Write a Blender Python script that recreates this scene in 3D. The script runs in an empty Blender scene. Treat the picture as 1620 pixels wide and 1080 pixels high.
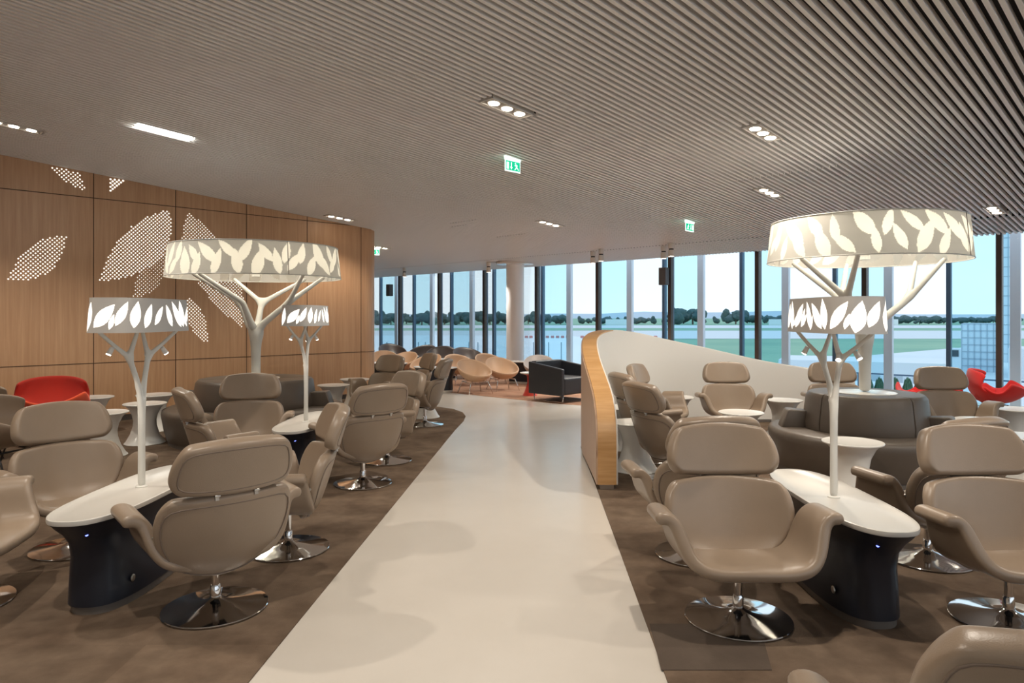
import bpy, bmesh, math, random
from mathutils import Vector, Matrix
random.seed(7)
PI = math.pi
SC = bpy.context.scene
COL = SC.collection
F, CX, HY, EYE = 1100.0, 810.0, 500.0, 1.6

# ------------------------------------------------------------ camera, sky, exposure
cam_d = bpy.data.cameras.new('camera'); cam = bpy.data.objects.new('camera', cam_d); COL.objects.link(cam)
cam.location = (0, 0, EYE); cam.rotation_euler = (PI/2, 0, 0)
cam_d.sensor_width = 36; cam_d.lens = F/1620*36; cam_d.shift_y = -40/1620
cam_d.clip_start = .05; cam_d.clip_end = 5000
SC.camera = cam
SC.view_settings.view_transform = 'Standard'; SC.view_settings.look = 'None'
SC.view_settings.gamma = 1; SC.view_settings.use_curve_mapping = False
SC.view_settings.exposure = 0.16
LAMP_W = 185.0
SKY_S = 1.22
w = bpy.data.worlds.new('sky'); SC.world = w; w.use_nodes = True
nt = w.node_tree; nt.nodes.clear()
tc = nt.nodes.new('ShaderNodeTexCoord'); sx = nt.nodes.new('ShaderNodeSeparateXYZ')
rp = nt.nodes.new('ShaderNodeValToRGB'); bg = nt.nodes.new('ShaderNodeBackground'); out = nt.nodes.new('ShaderNodeOutputWorld')
nz = nt.nodes.new('ShaderNodeTexNoise'); nz.inputs['Scale'].default_value = 2.2; nz.inputs['Detail'].default_value = 5
mp = nt.nodes.new('ShaderNodeMapping'); mp.inputs['Scale'].default_value = (1, 1, 4)
mx = nt.nodes.new('ShaderNodeMixRGB'); mx.blend_type = 'MIX'
nt.links.new(tc.outputs['Generated'], sx.inputs[0]); nt.links.new(sx.outputs['Z'], rp.inputs[0])
nt.links.new(tc.outputs['Generated'], mp.inputs[0]); nt.links.new(mp.outputs[0], nz.inputs[0])
e = rp.color_ramp.elements
e[0].position = 0.0; e[0].color = (.88, .95, .99, 1)
e[1].position = .5; e[1].color = (.70, .82, .95, 1)
e2 = e.new(.12); e2.color = (.78, .90, .98, 1)
mr = nt.nodes.new('ShaderNodeMapRange'); mr.inputs[1].default_value = .42; mr.inputs[2].default_value = .68
mr.inputs[3].default_value = 0; mr.inputs[4].default_value = .55
nt.links.new(nz.outputs[0], mr.inputs[0]); nt.links.new(mr.outputs[0], mx.inputs[0])
nt.links.new(rp.outputs[0], mx.inputs[1]); mx.inputs[2].default_value = (.95, .97, 1, 1)
nt.links.new(mx.outputs[0], bg.inputs[0]); bg.inputs[1].default_value = SKY_S
nt.links.new(bg.outputs[0], out.inputs[0])

# ------------------------------------------------------------ room coordinates: u runs to the glass, v along it
R2 = math.sqrt(2)
def uv(u, v, z=0.0): return Vector(((u-v)/R2, (u+v)/R2, z))
def ceil_z(u): return 3.98 - .083*u
def on_floor(px, py, z=0.0):
    Y = (EYE-z)*F/(py-HY); return Vector(((px-CX)/F*Y, Y, z))
def on_ceil(px, py, dz=0.0):
    r = (px-CX)/F; s = (HY-py)/F; Y = (3.98+dz-EYE)/(s+.083/R2*(1+r)); return Vector((r*Y, Y, EYE+s*Y))
def to_uv(p): return ((p.x+p.y)/R2, (p.y-p.x)/R2)
GU = 13.28      # inner glass line
WV = 11.8       # wood wall line

# ------------------------------------------------------------ materials
MATS = {}
def mat(name, col, rough=.5, metal=0, spec=.5, noise=None, bump=None, emit=None, sheen=0, trans=None, coat=0):
    if name in MATS: return MATS[name]
    m = bpy.data.materials.new(name); m.use_nodes = True; n = m.node_tree.nodes; l = m.node_tree.links
    b = n['Principled BSDF']
    b.inputs['Base Color'].default_value = (*col, 1); b.inputs['Roughness'].default_value = rough
    b.inputs['Metallic'].default_value = metal; b.inputs['Specular IOR Level'].default_value = spec
    b.inputs['Sheen Weight'].default_value = sheen; b.inputs['Coat Weight'].default_value = coat
    tcn = n.new('ShaderNodeTexCoord')
    if noise:
        sc, col2, stretch = noise
        mpn = n.new('ShaderNodeMapping'); mpn.inputs['Scale'].default_value = stretch
        t = n.new('ShaderNodeTexNoise'); t.inputs['Scale'].default_value = sc; t.inputs['Detail'].default_value = 6
        t.inputs['Roughness'].default_value = .6
        r = n.new('ShaderNodeValToRGB'); r.color_ramp.elements[0].position = .35; r.color_ramp.elements[1].position = .68
        r.color_ramp.elements[0].color = (*col, 1); r.color_ramp.elements[1].color = (*col2, 1)
        l.new(tcn.outputs['Object'], mpn.inputs[0]); l.new(mpn.outputs[0], t.inputs[0]); l.new(t.outputs[0], r.inputs[0])
        l.new(r.outputs[0], b.inputs['Base Color'])
    if bump:
        t = n.new('ShaderNodeTexNoise'); t.inputs['Scale'].default_value = bump[0]; t.inputs['Detail'].default_value = 3
        bn = n.new('ShaderNodeBump'); bn.inputs['Strength'].default_value = bump[1]; bn.inputs['Distance'].default_value = .004
        l.new(tcn.outputs['Object'], t.inputs[0]); l.new(t.outputs[0], bn.inputs['Height']); l.new(bn.outputs[0], b.inputs['Normal'])
    if emit:
        b.inputs['Emission Color'].default_value = (*emit[0], 1); b.inputs['Emission Strength'].default_value = emit[1]
    MATS[name] = m; return m
def wood_mat(name, c1, c2, grain_scale, axis_stretch):
    m = mat(name, c1, .42, noise=(grain_scale, c2, axis_stretch)); return m
def translucent(name, col, tr, t_amt):
    m = bpy.data.materials.new(name); m.use_nodes = True; n = m.node_tree.nodes; l = m.node_tree.links; n.clear()
    d = n.new('ShaderNodeBsdfDiffuse'); t = n.new('ShaderNodeBsdfTranslucent'); x = n.new('ShaderNodeMixShader'); o = n.new('ShaderNodeOutputMaterial')
    d.inputs[0].default_value = (*col, 1); t.inputs[0].default_value = (*tr, 1); x.inputs[0].default_value = t_amt
    l.new(d.outputs[0], x.inputs[1]); l.new(t.outputs[0], x.inputs[2]); l.new(x.outputs[0], o.inputs[0]); MATS[name] = m; return m
def pane_mat(name, tint, refl):
    m = bpy.data.materials.new(name); m.use_nodes = True; n = m.node_tree.nodes; l = m.node_tree.links; n.clear()
    t = n.new('ShaderNodeBsdfTransparent'); g = n.new('ShaderNodeBsdfGlossy'); f = n.new('ShaderNodeFresnel'); x = n.new('ShaderNodeMixShader'); o = n.new('ShaderNodeOutputMaterial')
    mu = n.new('ShaderNodeMath'); mu.operation = 'MULTIPLY'; mu.inputs[1].default_value = refl
    t.inputs[0].default_value = (*tint, 1); g.inputs['Roughness'].default_value = .02; f.inputs[0].default_value = 1.45
    l.new(f.outputs[0], mu.inputs[0]); l.new(mu.outputs[0], x.inputs[0]); l.new(t.outputs[0], x.inputs[1]); l.new(g.outputs[0], x.inputs[2]); l.new(x.outputs[0], o.inputs[0])
    MATS[name] = m; return m

LEA = mat('taupe_leather', (.268, .201, .145), .33, noise=(3, (.29, .218, .160), (1, 1, 1)), bump=(260, .12), spec=.45)
LEAD = mat('taupe_piping', (.17, .125, .095), .5)
CHROME = mat('chrome', (.78, .78, .79), .07, metal=1)
STEEL = mat('brushed_steel', (.55, .53, .5), .3, metal=1)
WHITE = mat('white_lacquer', (.78, .76, .72), .22, spec=.5)
CREAMT = mat('cream_tabletop', (.53, .505, .465), .34)
NAVY = mat('navy_lacquer', (.012, .014, .022), .33, spec=.45)
PLINTH = mat('plinth_brown', (.12, .10, .085), .45)
SOFA = mat('brown_grey_sofa', (.098, .077, .060), .42, noise=(4, (.112, .088, .070), (1, 1, 1)), bump=(300, .1))
CARPET = mat('brown_carpet', (.108, .073, .050), .95, spec=.1, noise=(1.6, (.190, .137, .098), (1, 1, 1)), bump=(180, .6))
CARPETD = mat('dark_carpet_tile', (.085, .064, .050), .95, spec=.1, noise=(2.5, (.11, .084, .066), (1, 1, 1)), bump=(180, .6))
CAFEC = mat('terracotta_carpet', (.30, .165, .105), .9, spec=.15, noise=(2, (.40, .235, .16), (1, 1, 1)), bump=(150, .4))
PATH = mat('cream_floor', (.585, .54, .485), .24, spec=.5, noise=(1.2, (.615, .57, .515), (1, 1, 1)))
WOOD = wood_mat('oak_panel_wall', (.50, .275, .140), (.60, .355, .195), 3.0, (9, 9, .35))
JOINT = mat('panel_joint', (.10, .05, .025), .8)
RIBW = wood_mat('oak_ribbon', (.50, .27, .10), (.60, .35, .155), 4.0, (.6, .6, 9))
OAKF = wood_mat('oak_face', (.46, .30, .20), (.54, .37, .26), 3.0, (8, 8, .4))
PWHITE = mat('partition_white', (.74, .72, .68), .6)
SLAT = mat('ceiling_slat', (.88, .85, .82), .4, spec=.35)
VOID = mat('ceiling_void', (.022, .020, .020), .9)
WALLM = mat('plaster_wall', (.60, .54, .47), .8)
BASEB = mat('dark_baseboard', (.05, .04, .035), .5)
MULL = mat('bronze_mullion', (.07, .055, .05), .4, metal=.3)
MULB = mat('blue_grey_mullion', (.10, .16, .24), .4, metal=.3)
MULL_L = mat('pale_blue_mullion', (.74, .82, .92), .5)
COLM = mat('column_paint', (.86, .86, .88), .3)
LAMPM = mat('lamp_cream_metal', (.66, .645, .60), .3)
SPOTM = mat('spot_housing', (.72, .68, .64), .35)
GLOW = mat('lamp_glow', (1, 1, 1), .5, emit=((1, .90, .74), 14))
GLOWW = mat('tube_glow', (1, 1, 1), .5, emit=((.97, 1, .97), 9))
DOTG = mat('lit_perforation', (1, 1, 1), .5, emit=((1, .93, .80), 1.1))
BLUEL = mat('blue_led', (.02, .02, .2), .4, emit=((.15, .2, 1), 4))
GREEN = mat('exit_green', (0, .35, .18), .5, emit=((0, .50, .25), 1.0))
SIGNW = mat('exit_white', (.9, 1, .95), .5, emit=((.80, 1, .92), 1.2))
RED = mat('red_wool', (.62, .012, .010), .85, sheen=.3)
REDD = mat('deep_red_wool', (.42, .020, .006), .85, sheen=.3)
ORNG = mat('orange_wool', (.80, .085, .02), .85, sheen=.3)
SHELLW = mat('pale_shell', (.60, .53, .46), .4)
BLACKM = mat('black_tube', (.02, .02, .022), .35, metal=.5)
TAN = mat('tan_leather', (.55, .36, .23), .5, bump=(200, .1))
DKBR = mat('dark_brown_leather', (.06, .045, .042), .4)
BLKL = mat('black_leather', (.022, .024, .03), .42)
BLUEG = mat('smoke_blue_box', (.10, .10, .11), .5)

def tile_carpet(m, S, amt):
    n = m.node_tree.nodes; l = m.node_tree.links; b = n['Principled BSDF']; src = b.inputs['Base Color'].links[0].from_socket
    g = n.new('ShaderNodeNewGeometry'); ml = n.new('ShaderNodeVectorMath'); ml.operation = 'MULTIPLY'; ml.inputs[1].default_value = (1/S, 1/(S*1.0), 0)
    ad = n.new('ShaderNodeVectorMath'); ad.operation = 'ADD'; ad.inputs[1].default_value = (.42, .30, 0)
    fl = n.new('ShaderNodeVectorMath'); fl.operation = 'FLOOR'; wn = n.new('ShaderNodeTexWhiteNoise'); mr_ = n.new('ShaderNodeMapRange'); mr_.inputs[3].default_value = 1-amt; mr_.inputs[4].default_value = 1+amt
    mu = n.new('ShaderNodeVectorMath'); mu.operation = 'SCALE'
    l.new(g.outputs['Position'], ml.inputs[0]); l.new(ml.outputs[0], ad.inputs[0]); l.new(ad.outputs[0], fl.inputs[0]); l.new(fl.outputs[0], wn.inputs['Vector']); l.new(wn.outputs['Value'], mr_.inputs[0])
    l.new(src, mu.inputs[0]); l.new(mr_.outputs[0], mu.inputs['Scale']); l.new(mu.outputs[0], b.inputs['Base Color'])
    t2_ = n.new('ShaderNodeTexNoise'); t2_.inputs['Scale'].default_value = 7; t2_.inputs['Detail'].default_value = 8; mr2 = n.new('ShaderNodeMapRange'); mr2.inputs[1].default_value = .3; mr2.inputs[2].default_value = .7; mr2.inputs[3].default_value = .82; mr2.inputs[4].default_value = 1.15
    mu2 = n.new('ShaderNodeVectorMath'); mu2.operation = 'SCALE'; l.new(g.outputs['Position'], t2_.inputs[0]); l.new(t2_.outputs[0], mr2.inputs[0]); l.new(mu.outputs[0], mu2.inputs[0]); l.new(mr2.outputs[0], mu2.inputs['Scale']); l.new(mu2.outputs[0], b.inputs['Base Color'])
tile_carpet(CARPET, 1.25, .10)
# ------------------------------------------------------------ mesh helpers
def link(name, verts, faces, m, parent=None, smooth=False, mats=None, fm=None):
    me = bpy.data.meshes.new(name); me.from_pydata([tuple(v) for v in verts], [], faces)
    for mm in (mats or [m]): me.materials.append(mm)
    if fm: me.polygons.foreach_set('material_index', fm)
    if smooth: me.polygons.foreach_set('use_smooth', [True]*len(me.polygons))
    me.update(); o = bpy.data.objects.new(name, me); COL.objects.link(o)
    if parent: o.parent = parent
    return o
class MB:
    def __init__(s): s.v = []; s.f = []
    def add(s, v, f):
        n = len(s.v); s.v += [tuple(x) for x in v]; s.f += [tuple(i+n for i in q) for q in f]; return s
    def box(s, a, b, M=None):
        x0, y0, z0 = a; x1, y1, z1 = b
        v = [Vector(p) for p in ((x0,y0,z0),(x1,y0,z0),(x1,y1,z0),(x0,y1,z0),(x0,y0,z1),(x1,y0,z1),(x1,y1,z1),(x0,y1,z1))]
        if M is not None: v = [M @ p for p in v]
        return s.add(v, [(0,3,2,1),(4,5,6,7),(0,1,5,4),(1,2,6,5),(2,3,7,6),(3,0,4,7)])
    def hexa(s, P): # 8 points, bottom 4 ccw then top 4
        return s.add(P, [(0,3,2,1),(4,5,6,7),(0,1,5,4),(1,2,6,5),(2,3,7,6),(3,0,4,7)])
    def tube(s, pts, r, n=10, closed=False, cap=True):
        pts = [Vector(p) for p in pts]; rs = r if isinstance(r, (list, tuple)) else [r]*len(pts)
        V = []; N = len(pts); up = None
        for i, p in enumerate(pts):
            if closed: d = pts[(i+1) % N]-pts[i-1]
            else: d = pts[min(i+1, N-1)]-pts[max(i-1, 0)]
            d.normalize()
            if up is None:
                up = Vector((0, 0, 1)) if abs(d.z) < .9 else Vector((1, 0, 0))
            a = d.cross(up); a.normalize(); b = a.cross(d); up = b
            for k in range(n):
                t = 2*PI*k/n; V.append(p+(a*math.cos(t)+b*math.sin(t))*rs[i])
        Fc = []
        for i in range(N if closed else N-1):
            j = (i+1) % N
            for k in range(n): k2 = (k+1) % n; Fc.append((i*n+k, i*n+k2, j*n+k2, j*n+k))
        if cap and not closed: Fc.append(tuple(range(n-1, -1, -1))); Fc.append(tuple((N-1)*n+k for k in range(n)))
        return s.add(V, Fc)
    def lathe(s, prof, n=48, c=(0, 0, 0), sx=1, sy=1):
        V = []; Fc = []
        for (r, z) in prof:
            for k in range(n): t = 2*PI*k/n; V.append((c[0]+r*sx*math.cos(t), c[1]+r*sy*math.sin(t), c[2]+z))
        for i in range(len(prof)-1):
            for k in range(n): k2 = (k+1) % n; Fc.append((i*n+k, i*n+k2, (i+1)*n+k2, (i+1)*n+k))
        Fc.append(tuple(range(n-1, -1, -1))); Fc.append(tuple((len(prof)-1)*n+k for k in range(n)))
        return s.add(V, Fc)
    def loft(s, loops, cap=True):
        n = len(loops[0]); V = [p for L in loops for p in L]; Fc = []
        for i in range(len(loops)-1):
            for k in range(n): k2 = (k+1) % n; Fc.append((i*n+k, i*n+k2, (i+1)*n+k2, (i+1)*n+k))
        if cap: Fc.append(tuple(range(n-1, -1, -1))); Fc.append(tuple((len(loops)-1)*n+k for k in range(n)))
        return s.add(V, Fc)
    def build(s, name, m, parent=None, smooth=False, bevel=0, sub=0, auto=None):
        o = link(name, s.v, s.f, m, parent, smooth)
        if bevel:
            b = o.modifiers.new('b', 'BEVEL'); b.width = bevel; b.segments = 3; b.limit_method = 'ANGLE'; b.angle_limit = math.radians(40)
        if sub:
            b = o.modifiers.new('s', 'SUBSURF'); b.levels = sub; b.render_levels = sub
        if bevel or sub: bake(o)
        if auto is not None: sharp(o, auto)
        return o
def bake(o):
    dg = bpy.context.evaluated_depsgraph_get(); dg.update()
    me = bpy.data.meshes.new_from_object(o.evaluated_get(dg)); old = o.data; o.modifiers.clear(); o.data = me; me.name = old.name
def sharp(o, deg=35):
    me = o.data; me.polygons.foreach_set('use_smooth', [True]*len(me.polygons))
    bm = bmesh.new(); bm.from_mesh(me)
    for ed in bm.edges:
        ed.smooth = not (len(ed.link_faces) == 2 and ed.calc_face_angle(0) > math.radians(deg))
    bm.to_mesh(me); bm.free()
def sheet(name, fn, nu, nv, thick, m, parent, sub=2, wrap=False):
    V = [fn(-1+2*i/nu, j/nv) for j in range(nv+1) for i in range(nu+(0 if wrap else 1))]
    k = nu+(0 if wrap else 1)
    Fc = [(j*k+i, j*k+(i+1) % k, (j+1)*k+(i+1) % k, (j+1)*k+i) for j in range(nv) for i in range(nu)]
    o = link(name, V, Fc, m, parent, True)
    s = o.modifiers.new('t', 'SOLIDIFY'); s.thickness = thick; s.offset = 0
    s = o.modifiers.new('s', 'SUBSURF'); s.levels = sub; s.render_levels = sub
    bake(o); o.data.polygons.foreach_set('use_smooth', [True]*len(o.data.polygons)); return o
def lerp_tab(tab, t):
    t = abs(t)
    for (a, va), (b, vb) in zip(tab, tab[1:]):
        if t <= b:
            k = (t-a)/(b-a) if b > a else 0
            if isinstance(va, (tuple, list)): return tuple(x+(y-x)*k for x, y in zip(va, vb))
            return va+(vb-va)*k
    return tab[-1][1]
def thing(name, label, cat, loc=(0, 0, 0), rotz=0, group=None):
    o = bpy.data.objects.new(name, None); COL.objects.link(o); o.empty_display_size = .1
    o.location = loc; o.rotation_euler = (0, 0, rotz); o['label'] = label; o['category'] = cat
    if group: o['group'] = group
    return o
def tag(o, label, cat, group=None, kind=None):
    o['label'] = label; o['category'] = cat
    if group: o['group'] = group
    if kind: o['kind'] = kind
    return o
def struct(o): o['kind'] = 'structure'; return o
KIDS = {}
def dup(root, loc, rotz, label, group=None, scale=None):
    def cp(o, par):
        c = o.copy(); COL.objects.link(c)
        if par is not None: c.parent = par
        for ch in [x for x in ALLCH.get(o.name, [])]: cp(ch, c)
        return c
    c = cp(root, None); c.location = loc; c.rotation_euler = (0, 0, rotz); c['label'] = label
    if group: c['group'] = group
    if scale: c.scale = scale
    return c
ALLCH = {}
def freeze(root):
    def rec(o):
        ch = [x for x in bpy.data.objects if x.parent == o]; ALLCH[o.name] = ch
        for c in ch: rec(c)
    rec(root)
class Kind:
    """first use moves the original, later uses copy it"""
    def __init__(s, root): s.r = root; s.used = False; freeze(root)
    def put(s, loc, rotz, label, group=None, scale=None):
        if not s.used:
            s.used = True; o = s.r; o.location = loc; o.rotation_euler = (0, 0, rotz); o['label'] = label
            if group: o['group'] = group
            if scale: o.scale = scale
            return o
        return dup(s.r, loc, rotz, label, group, scale)

# ------------------------------------------------------------ FLOOR
def poly(name, pts, z, m, thick=.004):
    n = len(pts); V = [(x, y, z) for x, y in pts]+[(x, y, z-thick) for x, y in pts]
    Fc = [tuple(range(n)), tuple(range(2*n-1, n-1, -1))]+[(i, n+i, n+(i+1) % n, (i+1) % n) for i in range(n)]
    return link(name, V, Fc, m)
U0, V0, V1 = -6.0, -6.0, 23.0
def q(u, v): p = uv(u, v); return (p.x, p.y)
struct(poly('floor', [q(U0, V0), q(15.2, V0), q(15.2, V1), q(U0, V1)], 0, PATH, .3))
left_edge = [(-1.28, .5), (-1.15, 3.03), (-.97, 6.5), (-.80, 9.78), (-.74, 10.6), (-.74, 11.1), (-.82, 11.55), (-1.0, 11.95), (-1.3, 12.25), (-1.7, 12.5)]
lc = left_edge+[q(7.9, 11.75), q(-5.9, 11.75), q(-5.9, 6), (-1.28, .5)][0:3]
fl = poly('floor_carpet', lc, .006, CARPET, .006); struct(fl)
rc = [(.60, -1), (.68, 3.03), (.785, 6.4), (.84, 8.5), (1.0, 9.2), (1.35, 9.75), (1.95, 10.25), (2.72, 10.5), (3.5, 10.6), (4.4, 10.5), q(10.6, 4.2), q(10.6, -5.9), q(2, -5.9)]
fr = poly('floor_carpet', rc, .006, CARPET, .006); struct(fr)
cc = [q(9.4, 22.9), q(9.4, 11.0), q(9.55, 8.5), q(9.9, 7.2), q(10.62, 4.1), q(10.62, -5.9), q(13.15, -5.9), q(13.15, 22.9)]
struct(poly('floor_carpet', cc, .0055, CAFEC, .0055))
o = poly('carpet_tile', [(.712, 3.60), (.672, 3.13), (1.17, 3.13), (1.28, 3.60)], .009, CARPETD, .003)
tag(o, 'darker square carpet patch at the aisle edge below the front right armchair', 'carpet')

# ------------------------------------------------------------ CEILING of slats sloping to the glass
PITCH = .075
cuts = []     # (u0, vmin, vmax) where a row of slats is broken
cuts.append((11.85, -7, 24))
for a, b in (((705, 352), (762, 349)), ((950, 352), (1040, 346)), ((778, 374), (838, 371)), ((705, 358), (745, 357)), ((1180, 298), (1310, 250))):
    pa, pb = to_uv(on_ceil(*a)), to_uv(on_ceil(*b)); cuts.append(((pa[0]+pb[0])/2, min(pa[1], pb[1]), max(pa[1], pb[1])))
mb = MB(); v = V0
holes = []    # lights recessed in the slats: (u0,u1,v0,v1)
FIX = [(to_uv(on_ceil(802, 172)), .62, .19), (to_uv(on_ceil(1207, 211)), .60, .19), (to_uv(on_ceil(1217, 305)), .60, .19), (to_uv(on_ceil(1573, 333)), .60, .19),
       (to_uv(on_ceil(869, 354)), .62, .19), (to_uv(on_ceil(537, 345)), .62, .19), (to_uv(on_ceil(599, 391)), .62, .19), (to_uv(on_ceil(22, 200)), .62, .19)]
FIX_HID = [((0.3, 2.6), .6, .19), ((0.3, 5.6), .6, .19), ((3.0, 1.4), .6, .19), ((5.2, -0.6), .6, .19), ((-2.5, 1.0), .6, .19), ((-2.5, 5.2), .6, .19), ((7.4, -1.4), .6, .19), ((-2, 9.4), .6, .19)]
for (c, L, W) in FIX+FIX_HID: holes.append((c[0]-L/2, c[0]+L/2, c[1]-W/2, c[1]+W/2))
TUBE = to_uv(on_ceil(260, 210)); holes.append((TUBE[0]-.32, TUBE[0]+.32, TUBE[1]-.09, TUBE[1]+.09))
while v < V1:
    segs = [(U0, 13.2)]
    br = [(c[0]-.012, c[0]+.012) for c in cuts if c[1] <= v <= c[2]]+[(h[0], h[1]) for h in holes if h[2]-.02 <= v <= h[3]+.02]
    for (a, b) in br:
        ns = []
        for (s0, s1) in segs:
            if b <= s0 or a >= s1: ns.append((s0, s1))
            else:
                if a > s0: ns.append((s0, a))
                if b < s1: ns.append((b, s1))
        segs = ns
    for (s0, s1) in segs:
        za, zb = ceil_z(s0), ceil_z(s1); hw = .0155; h = .045
        mb.hexa([uv(s0, v-hw, za), uv(s1, v-hw, zb), uv(s1, v+hw, zb), uv(s0, v+hw, za), uv(s0, v-hw, za+h), uv(s1, v-hw, zb+h), uv(s1, v+hw, zb+h), uv(s0, v+hw, za+h)])
    v += PITCH
struct(mb.build('ceiling', SLAT))
mb = MB(); mb.hexa([uv(U0, V0, ceil_z(U0)+.16), uv(13.34, V0, ceil_z(13.34)+.16), uv(13.34, V1, ceil_z(13.34)+.16), uv(U0, V1, ceil_z(U0)+.16),
                    uv(U0, V0, ceil_z(U0)+.5), uv(13.34, V0, ceil_z(13.34)+.5), uv(13.34, V1, ceil_z(13.34)+.5), uv(U0, V1, ceil_z(U0)+.5)])
struct(mb.build('ceiling_void', VOID))
o = MB().hexa([uv(11.838, V0, ceil_z(11.84)+.006), uv(11.862, V0, ceil_z(11.86)+.006), uv(11.862, V1, ceil_z(11.86)+.006), uv(11.838, V1, ceil_z(11.84)+.006),
      uv(11.838, V0, ceil_z(11.84)+.04), uv(11.862, V0, ceil_z(11.86)+.04), uv(11.862, V1, ceil_z(11.86)+.04), uv(11.838, V1, ceil_z(11.84)+.04)]).build('trim_1', BLACKM); struct(o)

# ------------------------------------------------------------ WALLS
def wallbox(name, ua, va, ub, vb, t, m, z1=4.6):
    a, b = uv(ua, va), uv(ub, vb); d = (b-a).normalized(); n = Vector((-d.y, d.x, 0))*t
    P = [a, b, b+n, a+n]; o = MB().hexa([p+Vector((0, 0, 0)) for p in P]+[p+Vector((0, 0, z1)) for p in P]).build(name, m); return struct(o)
wallbox('wall_back', U0, V0, U0, V1, .2, WALLM, 4.7)
wallbox('wall_right', U0, V0, 15.2, V0, -.12, WALLM, .30)
for k in range(8):
    u_ = U0+2.6*k; mb = MB()
    P = [uv(u_-.05, V0-.06), uv(u_+.05, V0-.06), uv(u_+.05, V0+.06), uv(u_-.05, V0+.06)]
    mb.hexa([p+Vector((0, 0, .30)) for p in P]+[p+Vector((0, 0, ceil_z(u_)+.16)) for p in P]); struct(mb.build('window_%d' % (k+40), MULL))
wallbox('wall_end', 8.3, V1, 15.2, V1, .2, WALLM, 4.0)
# oak wall on the left, cut into panels by dark joints, with a rounded corner at its far end
WU_END = 7.69; CR = .40
def wood_line():
    pts = [(-6.0, WV)]
    pts.append((WU_END, WV))
    for k in range(1, 13):
        t = PI/2*k/12; pts.append((WU_END+CR*math.sin(t), WV+CR*(1-math.cos(t))))
    pts.append((WU_END+CR, V1)); return pts
WL = wood_line()
def strip(line, z0, ztop, off, m, name, cap=0.0):
    V = []; Fc = []
    for i, (u, v_) in enumerate(line):
        p = uv(u, v_)
        V += [(p.x, p.y, z0), (p.x, p.y, ztop(u) if callable(ztop) else ztop)]
    for i in range(len(line)-1): Fc.append((2*i, 2*i+1, 2*i+3, 2*i+2))
    o = link(name, V, Fc, m, None, True)
    s = o.modifiers.new('t', 'SOLIDIFY'); s.thickness = abs(off); s.offset = 1 if off > 0 else -1; bake(o)
    sharp(o, 40); return o
wall = strip(WL, 0.0, lambda u: ceil_z(u)+.15, .12, WOOD, 'wall_left'); struct(wall)
def wall_uv(px, py, off=0.0):
    r = (px-CX)/F; vv = WV-off; Y = vv*R2/(1-r); X = r*Y; return ((X+Y)/R2, EYE+(HY-py)/F*Y)
def on_wall(u, z, off): p = uv(u, WV-off, z); return p
# joints as thin dark inlays just proud of the panels
mb = MB(); jw = .006; jo = .0035
vj = [wall_uv(148, 400)[0], wall_uv(278, 400)[0], wall_uv(390, 400)[0], wall_uv(486, 400)[0], wall_uv(571, 400)[0]]
d = vj[1]-vj[0]; vj = [vj[0]-2*d, vj[0]-d]+vj
for u in vj:
    mb.hexa([on_wall(u-jw, 0, 0), on_wall(u+jw, 0, 0), on_wall(u+jw, 0, jo), on_wall(u-jw, 0, jo)]+[on_wall(u-jw, ceil_z(u)+.05, 0), on_wall(u+jw, ceil_z(u)+.05, 0), on_wall(u+jw, ceil_z(u)+.05, jo), on_wall(u-jw, ceil_z(u)+.05, jo)])
jl = [(u, v_) for (u, v_) in WL if u > -3 and v_ < 14]
for z in (.895, 3.37):
    a, b = -6.0, WU_END
    if z > 3: b = (3.98-z)/.083
    mb.hexa([on_wall(a, z-jw, 0), on_wall(b, z-jw, 0), on_wall(b, z-jw, jo), on_wall(a, z-jw, jo), on_wall(a, z+jw, 0), on_wall(b, z+jw, 0), on_wall(b, z+jw, jo), on_wall(a, z+jw, jo)])
    if z < 3:
        arc = [uv(WU_END+(CR+jo)*math.sin(t), WV+CR-(CR+jo)*math.cos(t), z) for t in [PI/2*k/12 for k in range(13)]]
        mb.tube(arc, jw, 6)
mb.build('panel_joints', JOINT, wall)
bb = [(u, v_) for (u, v_) in WL]
base = strip([(-6.0, WV-.012), (WU_END, WV-.012)]+[(WU_END+(CR+.012)*math.sin(PI/2*k/12), WV+CR-(CR+.012)*math.cos(PI/2*k/12)) for k in range(1, 13)]+[(WU_END+CR+.012, V1)], 0.0, .09, .010, BASEB, 'baseboard_left'); struct(base)
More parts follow.
